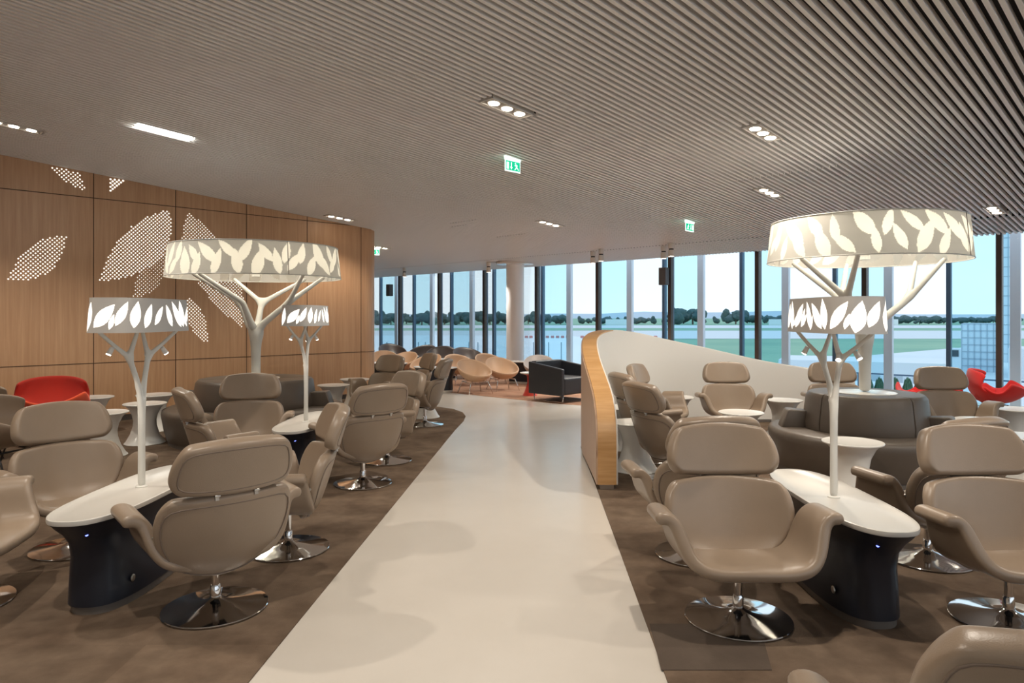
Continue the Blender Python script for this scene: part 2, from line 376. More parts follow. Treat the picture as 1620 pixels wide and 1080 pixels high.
# lit perforations in the shape of leaves
def leaf_poly(A, B, cl, cr, n=14):
    A, B, cl, cr = map(Vector, (A, B, cl, cr))
    L = [(A*(1-t)**2+cl*2*t*(1-t)+B*t*t) for t in [i/n for i in range(n+1)]]
    Rr = [(B*(1-t)**2+cr*2*t*(1-t)+A*t*t) for t in [i/n for i in range(1, n)]]
    return L+Rr
def inside(p, P):
    c = False; j = len(P)-1
    for i in range(len(P)):
        if (P[i][1] > p[1]) != (P[j][1] > p[1]) and p[0] < (P[j][0]-P[i][0])*(p[1]-P[i][1])/(P[j][1]-P[i][1])+P[i][0]: c = not c
        j = i
    return c
def leaf_dots(polys, rad, k):
    S = .058; mb = MB()
    P = [[wall_uv(*p) for p in Q] for Q in polys]
    us = [p[0] for Q in P for p in Q]; zs = [p[1] for Q in P for p in Q]
    i0, i1 = int(min(us)/S)-1, int(max(us)/S)+2; j0, j1 = int(min(zs)/S*2)-1, int(max(zs)/S*2)+2
    for j in range(j0, j1):
        for i in range(i0, i1):
            u = (i+(.5 if j % 2 else 0))*S; z = j*S/2
            if any(inside((u, z), Q) for Q in P) and z < ceil_z(u)-.02 and min(abs(u-x) for x in vj) > .02 and abs(z-3.37) > .02:
                V = [on_wall(u+rad*math.cos(2*PI*t/8), z+rad*math.sin(2*PI*t/8), .0025) for t in range(8)]
                V2 = [on_wall(u+rad*math.cos(2*PI*t/8), z+rad*math.sin(2*PI*t/8), .0) for t in range(8)]
                mb.add(V+V2, [tuple(range(7, -1, -1))]+[(t, (t+1) % 8, 8+(t+1) % 8, 8+t) for t in range(8)])
    mb.build('leaf_perforation', DOTG, wall)
leaf_dots([leaf_poly((12, 444), (106, 372), (35, 372), (98, 452))], .0110, 0)
leaf_dots([leaf_poly((156, 446), (268, 332), (185, 345), (292, 432))], .0120, 1)
leaf_dots([leaf_poly((297, 336), (384, 520), (258, 420), (400, 400))], .0100, 2)
leaf_dots([leaf_poly((270, 375), (210, 470), (222, 380), (268, 470))], .0075, 3)
leaf_dots([leaf_poly((296, 470), (328, 542), (290, 525), (332, 490))], .0105, 4)
leaf_dots([leaf_poly((80, 259), (134, 302), (86, 284), (134, 262))], .0110, 5)
leaf_dots([[(172, 274), (199, 284), (192, 292), (175, 304)]], .0145, 6)

# ------------------------------------------------------------ GLASS FACADE, double skin
PANE = pane_mat('clear_pane', (.97, .99, .995), .22)
PANEB = pane_mat('blue_tinted_pane', (.78, .93, .98), .2)
PANEC = pane_mat('clear_outer_pane', (.97, .99, 1.0), .18)
def ubox(mb, u0, u1, v0, v1, z0, z1):
    P = [uv(u0, v0), uv(u1, v0), uv(u1, v1), uv(u0, v1)]
    return mb.hexa([Vector((p.x, p.y, z0)) for p in P]+[Vector((p.x, p.y, z1)) for p in P])
v_list = [.33+2.005*k for k in range(-3, 12)]
n = 0
for k, v0 in enumerate(v_list):
    n += 1
    mb = MB(); ubox(mb, GU-.05, GU+.05, v0-.04, v0+.04, 0, 3.05)
    ubox(mb, GU-.02, GU+.04, v0+.045, v0+1.96, 0.0, .07); ubox(mb, GU-.02, GU+.04, v0+.045, v0+1.96, 2.92, 3.05)
    wnd = struct(mb.build('window_%d' % n, MULL)); g = MB(); ubox(g, GU+.01, GU+.02, v0+.045, v0+1.96, .07, 2.92); g.build('pane', PANE, wnd)
    gb = MB(); ubox(gb, GU+.05, GU+.09, v0-.04, v0+.04, 0, 3.05); gb.build('outer_cap', MULB, wnd)
OU = 14.70
for k, v0 in enumerate([.33+2.02*k for k in range(-3, 12)]):
    n += 1
    mb = MB(); ubox(mb, OU-.05, OU+.05, v0-.075, v0+.075, -.4, 3.5)
    wnd = struct(mb.build('window_%d' % n, MULL_L))
    gb = MB(); ubox(gb, OU-.05, OU+.05, v0+.965, v0+1.04, -.4, 3.5); gb.build('mullion', MULB, wnd)
    g = MB(); ubox(g, OU, OU+.012, v0+.09, v0+.965, -.3, 3.5); g.build('pane', PANEB, wnd)
    g = MB(); ubox(g, OU, OU+.012, v0+1.04, v0+1.93, -.3, 3.5); g.build('pane', PANEC, wnd)
    gb = MB(); ubox(gb, OU-.05, OU+.05, v0+.09, v0+1.93, -.05, .0); gb.build('sill_rail', MULB, wnd)

# ------------------------------------------------------------ LIGHTS recessed in the ceiling
def spot(loc, watt, col=(1, .90, .77), size=.05, ang=125, blend=.6, tgt=None):
    L = bpy.data.lights.new('ceiling_spot_light', 'SPOT'); L.energy = watt; L.color = col; L.shadow_soft_size = size
    L.spot_size = math.radians(ang); L.spot_blend = blend
    o = bpy.data.objects.new('ceiling_spot_light', L); COL.objects.link(o); o.location = loc; return o
def make_fixture(cu, cv, L, W, label, lit=3, group=None, rotz=PI/4):
    z = ceil_z(cu); p = uv(cu, cv, z)
    t = thing('recessed_light', label, 'ceiling light', p, PI/4, group)
    t.rotation_euler = (0, math.atan(.083), PI/4)
    f = MB(); a, b, r = L/2, W/2, .012
    f.box((-a, -b, -.004), (a, -b+r, .06)); f.box((-a, b-r, -.004), (a, b, .06)); f.box((-a, -b, -.004), (-a+r, b, .06)); f.box((a-r, -b, -.004), (a, b, .06)); f.box((-a, -b, .06), (a, b, .07))
    f.build('housing', SPOTM, t)
    for k in range(3):
        x = (k-1)*L*.31
        h = MB().lathe([(.062, .0), (.066, .012), (.066, .055)], 20, (x, 0, 0)); h.build('lamp', SPOTM, t, smooth=False)
        ch = MB().lathe([(.050, -.006), (.050, .001)], 20, (x, 0, 0)).build('lens', GLOW, t)
    return t
flabels = ['recessed triple ceiling light above the middle of the aisle', 'recessed ceiling light above and left of the large right tree lamp', 'smaller recessed ceiling light just left of the large right tree lamp shade',
  'recessed ceiling light at far right edge near the glass', 'recessed triple ceiling light in front of the round column', 'recessed triple ceiling light above the far end of the oak wall',
  'recessed ceiling light beyond the oak wall corner beside the green sign', 'recessed ceiling light at the far left above the oak wall']
for (c, L, W), lb in zip(FIX, flabels):
    make_fixture(c[0], c[1], L*.9, W, lb); spot(uv(c[0], c[1]-(.5 if 'oak' in lb else 0), ceil_z(c[0])-.05), LAMP_W*(.5 if 'far end of the oak' in lb else 1))
for i, (c, L, W) in enumerate(FIX_HID):
    make_fixture(c[0], c[1], L, W, 'recessed triple ceiling light behind the viewpoint', group='ceiling lights behind the viewpoint'); spot(uv(c[0], c[1], ceil_z(c[0])-.05), LAMP_W)
t = thing('tube_light', 'long white fluorescent strip light in the slatted ceiling above the oak wall', 'ceiling light', uv(TUBE[0], TUBE[1], ceil_z(TUBE[0])))
t.rotation_euler = (0, math.atan(.083), PI/4)
MB().box((-.31, -.085, .02), (.31, .085, .08)).build('housing', SPOTM, t); MB().box((-.30, -.065, -.012), (.30, .065, .02)).build('diffuser', GLOWW, t, bevel=.01)
AL = bpy.data.lights.new('tube_area_light', 'AREA'); AL.shape = 'RECTANGLE'; AL.size = .6; AL.size_y = .1; AL.energy = 18; AL.color = (.95, 1, .97)
ao = bpy.data.objects.new('tube_area_light', AL); COL.objects.link(ao); ao.location = uv(TUBE[0], TUBE[1], ceil_z(TUBE[0])-.03); ao.rotation_euler = (0, 0, PI/4)
# surface mounted cylinder spots in pairs near the glass
def make_cyl():
    t = thing('cylinder_spotlight', 'x', 'spotlight')
    MB().lathe([(.055, .0), (.055, -.10)], 24).build('mount', SPOTM, t, auto=40)
    MB().lathe([(.045, -.10), (.045, -.125)], 24).build('black_joint', BLACKM, t, auto=40)
    MB().lathe([(.058, -.125), (.058, -.25), (.052, -.25), (.052, -.235)], 24).build('barrel', SPOTM, t, auto=40)
    MB().lathe([(.050, -.236), (.050, -.243)], 20).build('lens', GLOW, t); return t
CYL = Kind(make_cyl())
cy = [((938, 398), 'left one of the white cylinder spotlight pair above the oak partition'), ((951, 394), 'right one of the white cylinder spotlight pair above the oak partition'),
      ((1050, 389), 'left one of the white cylinder spotlight pair next to the second green exit sign'), ((1062, 385), 'right one of the white cylinder spotlight pair next to the second green exit sign'),
      ((640, 424), 'white cylinder spotlight at the far left end of the glass'), ((773, 415), 'white cylinder spotlight just left of the round column')]
for (px, py), lb in cy:
    p = on_ceil(px, py); CYL.put(p, 0, lb); spot(p-Vector((0, 0, .28)), LAMP_W*.75, ang=115)

# ------------------------------------------------------------ EXIT SIGNS
def exit_sign(px, py, label, mirror=False):
    p = on_ceil(px, py); t = thing('exit_sign', label, 'sign', p, PI/4); t.scale = (.78, .78, .78)
    MB().box((-.165, -.02, -.035), (.165, .02, .02)).build('housing', SIGNW, t, bevel=.004)
    s = MB().box((-.165, -.006, -.215), (.165, .006, -.035)).build('panel', SIGNW, t, bevel=.003)
    for sgn in (-1, 1):
        y0, y1 = (-.0085, -.006) if sgn < 0 else (.006, .0085)
        MB().box((-.150, y0, -.195), (.150, y1, -.052)).build('green_face', GREEN, s)
        y0, y1 = (-.011, -.0085) if sgn < 0 else (.0085, .011)
        fx = -1 if mirror else 1
        g = MB()
        def bx(a, b, c, d2):
            g.box((min(a*fx, b*fx), y0, c), (max(a*fx, b*fx), y1, d2))
        bx(-.135, -.09, -.18, -.075)                         # door
        bx(-.045, -.028, -.145, -.072)                        # arrow shaft
        V = [(-.062*fx, -.142), (-.011*fx, -.142), (-.0365*fx, -.182)]
        g.add([(x, y0, z) for x, z in V]+[(x, y1, z) for x, z in V], [(0, 1, 2), (5, 4, 3), (0, 3, 4, 1), (1, 4, 5, 2), (2, 5, 3, 0)])
        def bar(ax, az, bx_, bz, r):
            a = Vector((ax*fx, 0, az)); b = Vector((bx_*fx, 0, bz)); dd = (b-a).normalized(); nn = Vector((-dd.z, 0, dd.x))*r
            Q = [a+nn, b+nn, b-nn, a-nn]; g.hexa([Vector((qq.x, y0, qq.z)) for qq in Q]+[Vector((qq.x, y1, qq.z)) for qq in Q])
        bar(.06, -.095, .078, -.135, .012); bar(.078, -.135, .055, -.16, .007); bar(.055, -.16, .035, -.178, .006); bar(.078, -.135, .105, -.155, .007); bar(.105, -.155, .118, -.18, .006)
        bar(.06, -.10, .035, -.115, .005); bar(.066, -.10, .10, -.112, .005)
        cir = [(.052*fx+.011*math.cos(a), -.078+.011*math.sin(a)) for a in [2*PI*i/10 for i in range(10)]]
        g.add([(x, y0, z) for x, z in cir]+[(x, y1, z) for x, z in cir], [tuple(range(10)), tuple(range(19, 9, -1))]+[(i, (i+1) % 10, 10+(i+1) % 10, 10+i) for i in range(10)])
        g.build('pictogram', SIGNW, s)
exit_sign(811, 250, 'green running man exit sign hanging over the middle of the aisle')
exit_sign(1091, 350, 'green running man exit sign hanging near the glass, right of the partition', True)
exit_sign(593, 392, 'green running man exit sign half hidden behind the oak wall corner')

# ------------------------------------------------------------ COLUMN
pc = on_ceil(815, 417); t = thing('column', 'round white structural column in front of the glass, beside the tan chairs', 'column', (pc.x, pc.y, 0))
MB().lathe([(.225, 0), (.225, pc.z+.14)], 48).build('shaft', COLM, t, auto=40)
MB().lathe([(.235, pc.z-.03), (.48, pc.z-.02), (.49, pc.z+.0), (.49, pc.z+.03)], 48).build('ceiling_collar', SIGNW if False else WHITE, t, auto=40)
for (px, py, lb, w2) in ((1056, 437, 'dark box loudspeaker fixed to a mullion right of the partition', .16), (622, 459, 'dark box loudspeaker fixed to a mullion at the far left of the glass', .16)):
    vv = GU*(1-(px-CX)/F)/(1+(px-CX)/F); p = uv(GU-.14, vv); Y = p.y; z = EYE+(HY-py)/F*Y
    mb = MB(); ubox(mb, GU-.22, GU-.062, vv-.09, vv+.09, z-.19, z+.19); tag(mb.build('loudspeaker', BLUEG, bevel=.01), lb, 'loudspeaker')

# ------------------------------------------------------------ CURVED OAK AND WHITE PARTITION
PL = [(.875, 6.40, .02), (.875, 6.405, .30), (.877, 6.42, .50), (.88, 6.52, .68), (.885, 6.75, .82), (.89, 7.1, .93), (.895, 7.5, 1.03), (.90, 7.9, 1.14), (.93, 8.35, 1.25), (1.0, 8.8, 1.33), (1.14, 9.25, 1.38), (1.38, 9.68, 1.40),
      (1.75, 10.0, 1.355), (2.2, 10.25, 1.26), (2.72, 10.42, 1.155), (3.2, 10.52, 1.05), (3.7, 10.56, .94), (4.2, 10.55, .85), (4.7, 10.48, .78), (5.1, 10.38, .74)]
def smooth_path(P, n=5):
    out_ = []
    for i in range(len(P)-1):
        p0 = Vector(P[max(i-1, 0)]); p1 = Vector(P[i]); p2 = Vector(P[i+1]); p3 = Vector(P[min(i+2, len(P)-1)])
        for k in range(n):
            t = k/n; out_.append(.5*((2*p1)+(p2-p0)*t+(2*p0-5*p1+4*p2-p3)*t*t+(3*p1-p0-3*p2+p3)*t**3))
    out_.append(Vector(P[-1])); return out_
SP = smooth_path(PL); HT = .08
nrm = []
for i, p in enumerate(SP):
    a = SP[max(i-3, 0)]; b = SP[min(i+3, len(SP)-1)]; dd = Vector((b.x-a.x, b.y-a.y, 0))
    if dd.length < .05: dd = Vector((0, 1, 0))
    dd.normalize(); nrm.append(Vector((-dd.y, dd.x, 0)))
part = thing('partition', 'low curved oak and white partition that rises from the floor and sweeps around the right seating', 'partition', (0, 0, 0))
V = []; Fc = []
n0 = len(SP)
def pside(s, name, m):
    V = []
    for p, nn in zip(SP, nrm):
        b = Vector((p.x, p.y, 0))+nn*HT*s; V += [(b.x, b.y, .05), (b.x, b.y, max(p.z-.004, .052))]
    Fc = [(2*i, 2*i+2, 2*i+3, 2*i+1) for i in range(n0-1)]
    o = link(name, V, Fc, m, part, True); md = o.modifiers.new('t', 'SOLIDIFY'); md.thickness = .02; md.offset = -1 if s > 0 else 1; bake(o); sharp(o, 50)
pside(1, 'oak_face', OAKF); pside(-1, 'white_face', PWHITE)
def ribbon(i0, i1, name, m, hk):
    V = []
    for p, nn in list(zip(SP, nrm))[i0:i1]:
        e1 = Vector((p.x, p.y, max(p.z, .05)))
        for s_ in (hk, -hk): V.append(e1+nn*HT*s_)
    k = len(V)//2; Fc = [(2*i, 2*i+1, 2*i+3, 2*i+2) for i in range(k-1)]
    o = link(name, V, Fc, m, part, True); md = o.modifiers.new('t', 'SOLIDIFY'); md.thickness = .018; md.offset = 0; bake(o); sharp(o, 50)
ksp = next(i for i, p in enumerate(SP) if p.x > 1.30)
ribbon(0, ksp+1, 'oak_edge', RIBW, 1.06); ribbon(ksp, n0, 'white_top_edge', PWHITE, 1.04)
pl = MB(); Pa = [Vector((p.x, p.y, 0)) for p in SP]
L1 = [p+nn*HT*.8 for p, nn in zip(Pa, nrm)]; L2 = [p-nn*HT*.8 for p, nn in zip(Pa, nrm)]
for i in range(n0-1):
    if (Pa[i+1]-Pa[i]).length > 1e-4: pl.hexa([L1[i], L2[i], L2[i+1], L1[i+1]]+[x+Vector((0, 0, .052)) for x in (L1[i], L2[i], L2[i+1], L1[i+1])])
pl.build('plinth', STEEL, part)

# ------------------------------------------------------------ TULIP SWIVEL ARMCHAIR (faces -Y)
UT = [(0, (0, .310)), (.2, (.14, .311)), (.34, (.232, .322)), (.46, (.296, .360)), (.57, (.332, .418)), (.69, (.352, .486)), (.80, (.370, .540)), (.88, (.396, .572)), (.94, (.430, .583)), (1, (.474, .566))]
YF = [(0, -.33), (.4, -.315), (.6, -.26), (.8, -.215), (1, -.20)]
YB = [(0, .15), (.4, .15), (.6, .12), (.8, .09), (1, .07)]
def seat_fn(s, t):
    x, z = lerp_tab(UT, s); y = lerp_tab(YF, s)*(1-t)+lerp_tab(YB, s)*t
    k = max(0, 1-abs(s)/.55)
    z += -.13*y*(.4+.6*k)
    if t < .01: z -= .02*k
    return Vector((math.copysign(x, s), y, z))
BW = [(0, .15), (.10, .21), (.25, .28), (.45, .335), (.65, .352), (.82, .345), (.93, .325), (1, .295)]
BP = [(0, (.070, .228)), (.12, (.128, .268)), (.3, (.185, .350)), (.6, (.238, .500)), (1, (.295, .698))]
def back_fn(a, t):
    wx = lerp_tab(BW, t); y, z = lerp_tab(BP, t); x = a*wx
    return Vector((x, y-1.0*x*x, z-.018*a*a*t+.05*a*a*(1-t)))
HWT = [(0, .255), (.10, .290), (.30, .315), (.60, .305), (.85, .280), (1, .245)]
def head_fn(a, t):
    wx = lerp_tab(HWT, t); x = a*wx
    return Vector((x, .292+.085*t-.85*x*x, .690+.288*t-.022*a*a*t+.018*a*a*(1-t)))
def piping(fn, off, ins, name, par):
    pts = []; N = 40
    i = ins
    ring = [(-1+i*1.1+ (2-2.2*i)*k/10, 1-i) for k in range(11)]+[(1-i*1.1, 1-i-(1-2*i)*k/10) for k in range(1, 11)]
    ring += [(1-i*1.1-(2-2.2*i)*k/10, i) for k in range(1, 11)]+[(-1+i*1.1, i+(1-2*i)*k/10) for k in range(1, 10)]
    for (a, t) in ring:
        p = fn(a, t); e_ = .01
        du = fn(min(a+e_, 1), t)-fn(max(a-e_, -1), t); dv = fn(a, min(t+e_, 1))-fn(a, max(t-e_, 0)); nn = du.cross(dv).normalized()
        if nn.y < 0: nn = -nn
        pts.append(p+nn*off)
    # relax corners
    for _ in range(2): pts = [(pts[k-1]+pts[k]*2+pts[(k+1) % len(pts)])/4 for k in range(len(pts))]
    return MB().tube(pts, .0045, 6, closed=True).build(name, LEAD, par, smooth=True)
def make_tulip():
    t = thing('swivel_armchair', 'x', 'armchair')
    sheet('seat', seat_fn, 22, 8, .066, LEA, t)
    b = sheet('backrest', back_fn, 14, 12, .070, LEA, t); piping(back_fn, .036, .10, 'piping', b)
    h = sheet('headrest', head_fn, 14, 8, .084, LEA, t); piping(head_fn, .041, .13, 'piping', h)
    for sx_ in (-1, 1):
        m = MB().box((sx_*.10-.010, .300, .665), (sx_*.10+.010, .318, .725)); m.tube([(sx_*.10-.014, .318, .69), (sx_*.10+.014, .318, .69)], .008, 8)
        m.build('headrest_bracket', STEEL, t, bevel=.002)
        m = MB().tube([(sx_*.352, .02, .47), (sx_*.345, .09, .475), (sx_*.30, .165, .48)], .011, 8); m.build('arm_hinge', STEEL, t, smooth=True)
    MB().lathe([(.021, .05), (.021, .28)], 24).build('stem', CHROME, t, auto=40)
    MB().lathe([(.028, .055), (.028, .12), (.023, .13)], 24).build('collar', CHROME, t, auto=40)
    MB().box((-.09, -.09, .255), (.09, .08, .285)).build('seat_mount', BLACKM, t, bevel=.006)
    MB().lathe([(.272, .005), (.275, .010), (.272, .014), (.22, .021), (.14, .030), (.07, .044), (.035, .058), (.026, .07)], 72).build('base_disc', CHROME, t, auto=40)
    return t
TUL = Kind(make_tulip())
def deg2rot(th): return math.radians(th+90)
tul = [((-1.62, 3.80), 132, 'taupe swivel armchair seen from behind, front left beside the aisle'),
 ((-1.53, 4.76), 202, 'taupe swivel armchair in side view facing left, second along the left side of the aisle'),
 ((-1.42, 6.62), 135, 'taupe swivel armchair seen from behind, third along the left side of the aisle'),
 ((-1.38, 7.66), 222, 'taupe swivel armchair turned to the viewer, fourth along the left side of the aisle'),
 ((-1.28, 10.2), 172, 'taupe swivel armchair in side view at the far carpet tip left of the aisle'),
 ((-1.66, 11.55), 205, 'taupe swivel armchair facing left, behind the side view one at the far carpet tip'),
 ((-2.12, 10.9), 232, 'taupe swivel armchair facing the viewer near the oak wall corner'),
 ((-2.58, 6.2), 35, 'taupe swivel armchair seen from behind, at the left of the far left lamp console'),
 ((-2.74, 7.2), -76, 'taupe swivel armchair facing the viewer in front of the left round sofa'),
 ((-3.0, 4.78), -42, 'taupe swivel armchair facing the viewer, behind the front left lamp console'),
 ((-3.07, 3.84), 12, 'taupe swivel armchair cut off by the left edge of the picture'),
 ((1.19, 3.66), -90, 'taupe swivel armchair facing the viewer, front right beside the aisle'),
 ((1.236, 4.65), 98, 'taupe swivel armchair seen from behind, back to back with the front right one'),
 ((2.73, 4.57), 112, 'taupe swivel armchair seen from behind, right of the right lamp console'),
 ((2.60, 3.64), -88, 'taupe swivel armchair facing the viewer, cut off by the right edge'),
 ((1.20, 1.68), 80, 'taupe swivel armchair at the bottom right corner, only its headrest and arm tip showing'),
 ((1.50, 6.70), 22, 'taupe swivel armchair with its back to the oak partition, nearer of the two'),
 ((1.50, 7.75), 15, 'taupe swivel armchair with its back to the oak partition, farther of the two'),
 ((1.88, 8.85), -28, 'taupe swivel armchair in the curve of the white partition, turned right'),
 ((2.86, 9.05), -92, 'taupe swivel armchair facing the viewer against the white partition'),
 ((4.28, 9.1), -97, 'taupe swivel armchair facing the viewer, behind the right round sofa left of its tree lamp'),
 ((5.20, 8.20), -95, 'taupe swivel armchair facing the viewer, right of the right round sofa')]
for (xy, th, lb) in tul: TUL.put((xy[0], xy[1], .006), deg2rot(th), lb, 'taupe swivel armchairs')

# ------------------------------------------------------------ LAMP CONSOLES with small tree lamps
def plan(hw, hl, z, n=64, e=.62):
    P = []
    for k in range(n):
        t = 2*PI*k/n; c, s = math.cos(t), math.sin(t)
        P.append(Vector((math.copysign(abs(c)**.78, c)*hw, math.copysign(abs(s)**.62, s)*hl, z)))
    return P
def make_console():
    t = thing('console_table', 'x', 'table'); hw, hl = .215, .70
    MB().loft([plan(hw-.04, hl-.18, 0), plan(hw-.04, hl-.18, .05)]).build('plinth', PLINTH, t, auto=40)
    MB().loft([plan(hw-.028, hl-.165, .045), plan(hw-.032, hl-.17, .15), plan(hw-.042, hl-.175, .30), plan(hw-.045, hl-.15, .38), plan(hw-.035, hl-.10, .44), plan(hw-.015, hl-.04, .49), plan(hw-.002, hl-.004, .525)]).build('body', NAVY, t, auto=50)
    MB().loft([plan(hw, hl, .525), plan(hw+.003, hl+.003, .535), plan(hw+.001, hl+.001, .549), plan(hw-.006, hl-.006, .551), plan(hw-.012, hl-.012, .545)]).build('tabletop', CREAMT, t, auto=50)
    s = 1
    c = MB().lathe([(.020, 0), (.020, .004), (.014, .006)], 20); c.v = [(hw-.034+z, y, x+.20) for (x, y, z) in c.v]
    c.v = [(x-.012, y-.36, z-.06) for (x, y, z) in c.v]; c.build('floor_port', STEEL, t)
    d = MB().lathe([(.009, 0), (.009, .004)], 14); d.v = [(x+.06, -hl+.100-z, y+.455) for (x, y, z) in d.v]; d.build('led', BLUEL, t)
    return t
CON = Kind(make_console())
def leaf_inside(s, z, L):
    for (cs, cz, ln, wd, an) in L:
        dx, dz = s-cs, z-cz; ca, sa = math.cos(an), math.sin(an); a = dx*ca+dz*sa; b = -dx*sa+dz*ca
        k = 1-(2*a/ln)**2
        if k > 0 and abs(b) < wd/2*k*(1-.25*(2*a/ln)): return True
    return False
def drum(name, outline, z0, z1, nz, m_body, m_leaf, leaves, parent, taper):
    n = len(outline); per = [0]
    for k in range(n): per.append(per[-1]+(outline[(k+1) % n]-outline[k]).length)
    V = []
    for j in range(nz+1):
        t = j/nz; f = 1-taper*t
        for p in outline: V.append((p.x*f, p.y*f, z0+(z1-z0)*t))
    Fc = []; fm = []
    for j in range(nz):
        zc = z0+(z1-z0)*(j+.5)/nz
        for k in range(n):
            k2 = (k+1) % n; Fc.append((j*n+k, j*n+k2, (j+1)*n+k2, (j+1)*n+k)); s = (per[k]+per[k+1])/2
            fm.append(1 if leaf_inside(s, zc-z0, leaves) else 0)
    return link(name, V, Fc, None, parent, True, mats=[m_body, m_leaf], fm=fm), per[-1]
def gen_leaves(P, H, step, seed, wmul=1, margin=.015):
    rnd = random.Random(seed); L = []; s = .0; k = 0
    while s < P-.02:
        ln = H*rnd.uniform(.72, 1.0); wd = ln*rnd.uniform(.30, .42)*wmul
        an = math.radians(rnd.choice([48, 55, 66, 80, 104, 118, 126]))
        L.append((s+rnd.uniform(-.01, .01), H*.5+rnd.uniform(-.05, .05)*H, min(ln, (H-2*margin)/abs(math.sin(an))), wd, an))
        if rnd.random() < .35: L.append((s+step*.5, H*rnd.uniform(.28, .4), H*.45, H*.14*wmul, math.radians(rnd.choice([75, 110, 130]))))
        s += step*rnd.uniform(.8, 1.25); k += 1
    return L
def skin(name, verts, edges, radii, m, parent, sub=2):
    me = bpy.data.meshes.new(name); me.from_pydata(verts, edges, []); o = bpy.data.objects.new(name, me); COL.objects.link(o)
    if parent: o.parent = parent
    md = o.modifiers.new('k', 'SKIN'); md.use_smooth_shade = True
    lay = me.skin_vertices[0].data
    for i, r in enumerate(radii): lay[i].radius = (r, r)
    lay[0].use_root = True
    s = o.modifiers.new('s', 'SUBSURF'); s.levels = sub; s.render_levels = sub
    bake(o); o.data.materials.clear(); o.data.materials.append(m); o.data.polygons.foreach_set('use_smooth', [True]*len(o.data.polygons)); return o
SH_G = mat('small_shade_metal', (.50, .47, .44), .5)
SH_L = mat('small_shade_lit_leaf', (.9, .88, .84), .6, emit=((1, .94, .84), 1.05))
BIG_G = translucent('big_shade_fabric', (.60, .575, .53), (.62, .60, .54), .30)
BIG_L = translucent('big_shade_leaf', (.82, .80, .72), (.95, .93, .84), .66)
INNER = mat('shade_lining', (.85, .83, .78), .6)
def make_small_lamp():
    t = thing('tree_table_lamp', 'x', 'lamp')        # origin on the table top
    # branches spread along the console (local Y) and across
    V = [(0, 0, 0), (0, 0, .30), (0, 0, .52), (0, -.035, .66), (0, -.075, .80), (-.09, -.27, .96), (.05, -.10, .96), (.01, .035, .66), (.03, .085, .80), (.10, .28, .96), (-.04, .12, .96), (-.045, -.17, .875), (.065, .18, .875)]
    E = [(0, 1), (1, 2), (2, 3), (3, 4), (4, 11), (11, 5), (4, 6), (2, 7), (7, 8), (8, 12), (12, 9), (8, 10)]
    Rr = [.023, .022, .024, .016, .017, .011, .011, .016, .017, .011, .011, .012, .012]
    skin('trunk', V, E, Rr, LAMPM, t)
    MB().lathe([(.034, -.003), (.034, .006), (.026, .012)], 24).build('foot', LAMPM, t, auto=40)
    hw, hl = .172, .395; N = 640; per = []
    for k in range(N):
        a = 2*PI*k/N; c, s = math.cos(a), math.sin(a); per.append(Vector((math.copysign(abs(c)**.68, c)*hw, math.copysign(abs(s)**.5, s)*hl, 0)))
    # resample evenly
    d = [0]
    for k in range(N): d.append(d[-1]+(per[(k+1) % N]-per[k]).length)
    ev = []; j = 0
    for k in range(N):
        tg = d[-1]*k/N
        while d[j+1] < tg: j += 1
        f = (tg-d[j])/(d[j+1]-d[j]); ev.append(per[j].lerp(per[(j+1) % N], f))
    H = .20
    sh, P = drum('shade', ev, .955, .955+H, 60, SH_G, SH_L, gen_leaves(d[-1], H, .098, 11, 1.05), t, .05)
    MB().loft([[Vector((p.x*.985, p.y*.985, .995)) for p in ev[::8]], [Vector((p.x*.985, p.y*.985, 1.0)) for p in ev[::8]]]).build('diffuser', INNER, sh)
    MB().loft([[Vector((p.x*.952, p.y*.952, .955+H-.006)) for p in ev[::8]], [Vector((p.x*.952, p.y*.952, .955+H)) for p in ev[::8]]]).build('shade_lid', SH_G, sh)
    for (x, y, z, dx) in ((-.045, -.16, .85, -1), (.01, -.085, .84, 1), (.075, .18, .865, 1)):
        p = Vector((x, y, z)); dr = Vector((.3*dx, -.5 if y < 0 else .3, -.8)).normalized()
        b = MB().tube([p, p+dr*.045], [.013, .016], 12).build('spotlight', SPOTM, t, smooth=True)
        MB().tube([p+dr*.0455, p+dr*.049], [.014, .014], 12).build('lens', GLOW, b)
    return t
SL = Kind(make_small_lamp())
spots_con = [((-2.28, 4.23), 'front left console table with dark navy base and pale top holding a tree lamp', 'small white tree lamp with leaf shade on the front left console table', PI, 1),
             ((1.88, 4.06), 'front right console table with dark navy base and pale top holding a tree lamp', 'small white tree lamp with leaf shade on the front right console table', 0, 1),
             ((-2.05, 6.98), 'console table with tree lamp between the armchairs farther down the left side', 'small white tree lamp with leaf shade on the farther left console table', PI, 1)]
for (xy, lb1, lb2, rz, _) in spots_con:
    CON.put((xy[0], xy[1], .006), 0, lb1, 'lamp console tables', scale=(1 if xy[0] < 0 else -1, 1, 1))
    lx = {-2.28: (-2.28, 4.28), 1.88: (1.865, 4.03), -2.05: (-2.05, 6.92)}[xy[0]]
    SL.put((lx[0], lx[1], .5505), rz if xy[0] < 0 else 0, lb2, 'small tree lamps', scale=(1 if xy[0] < 0 else -1, 1, 1))
    for s_ in (-1, 1):
        L = bpy.data.lights.new('tree_lamp_light', 'SPOT'); L.energy = 5; L.color = (1, .9, .78); L.shadow_soft_size = .02; L.spot_size = math.radians(110); L.spot_blend = .7
        o = bpy.data.objects.new('tree_lamp_light', L); COL.objects.link(o); o.location = (lx[0]+(.07 if s_ > 0 else -.07), lx[1]+.20*s_, 1.35)

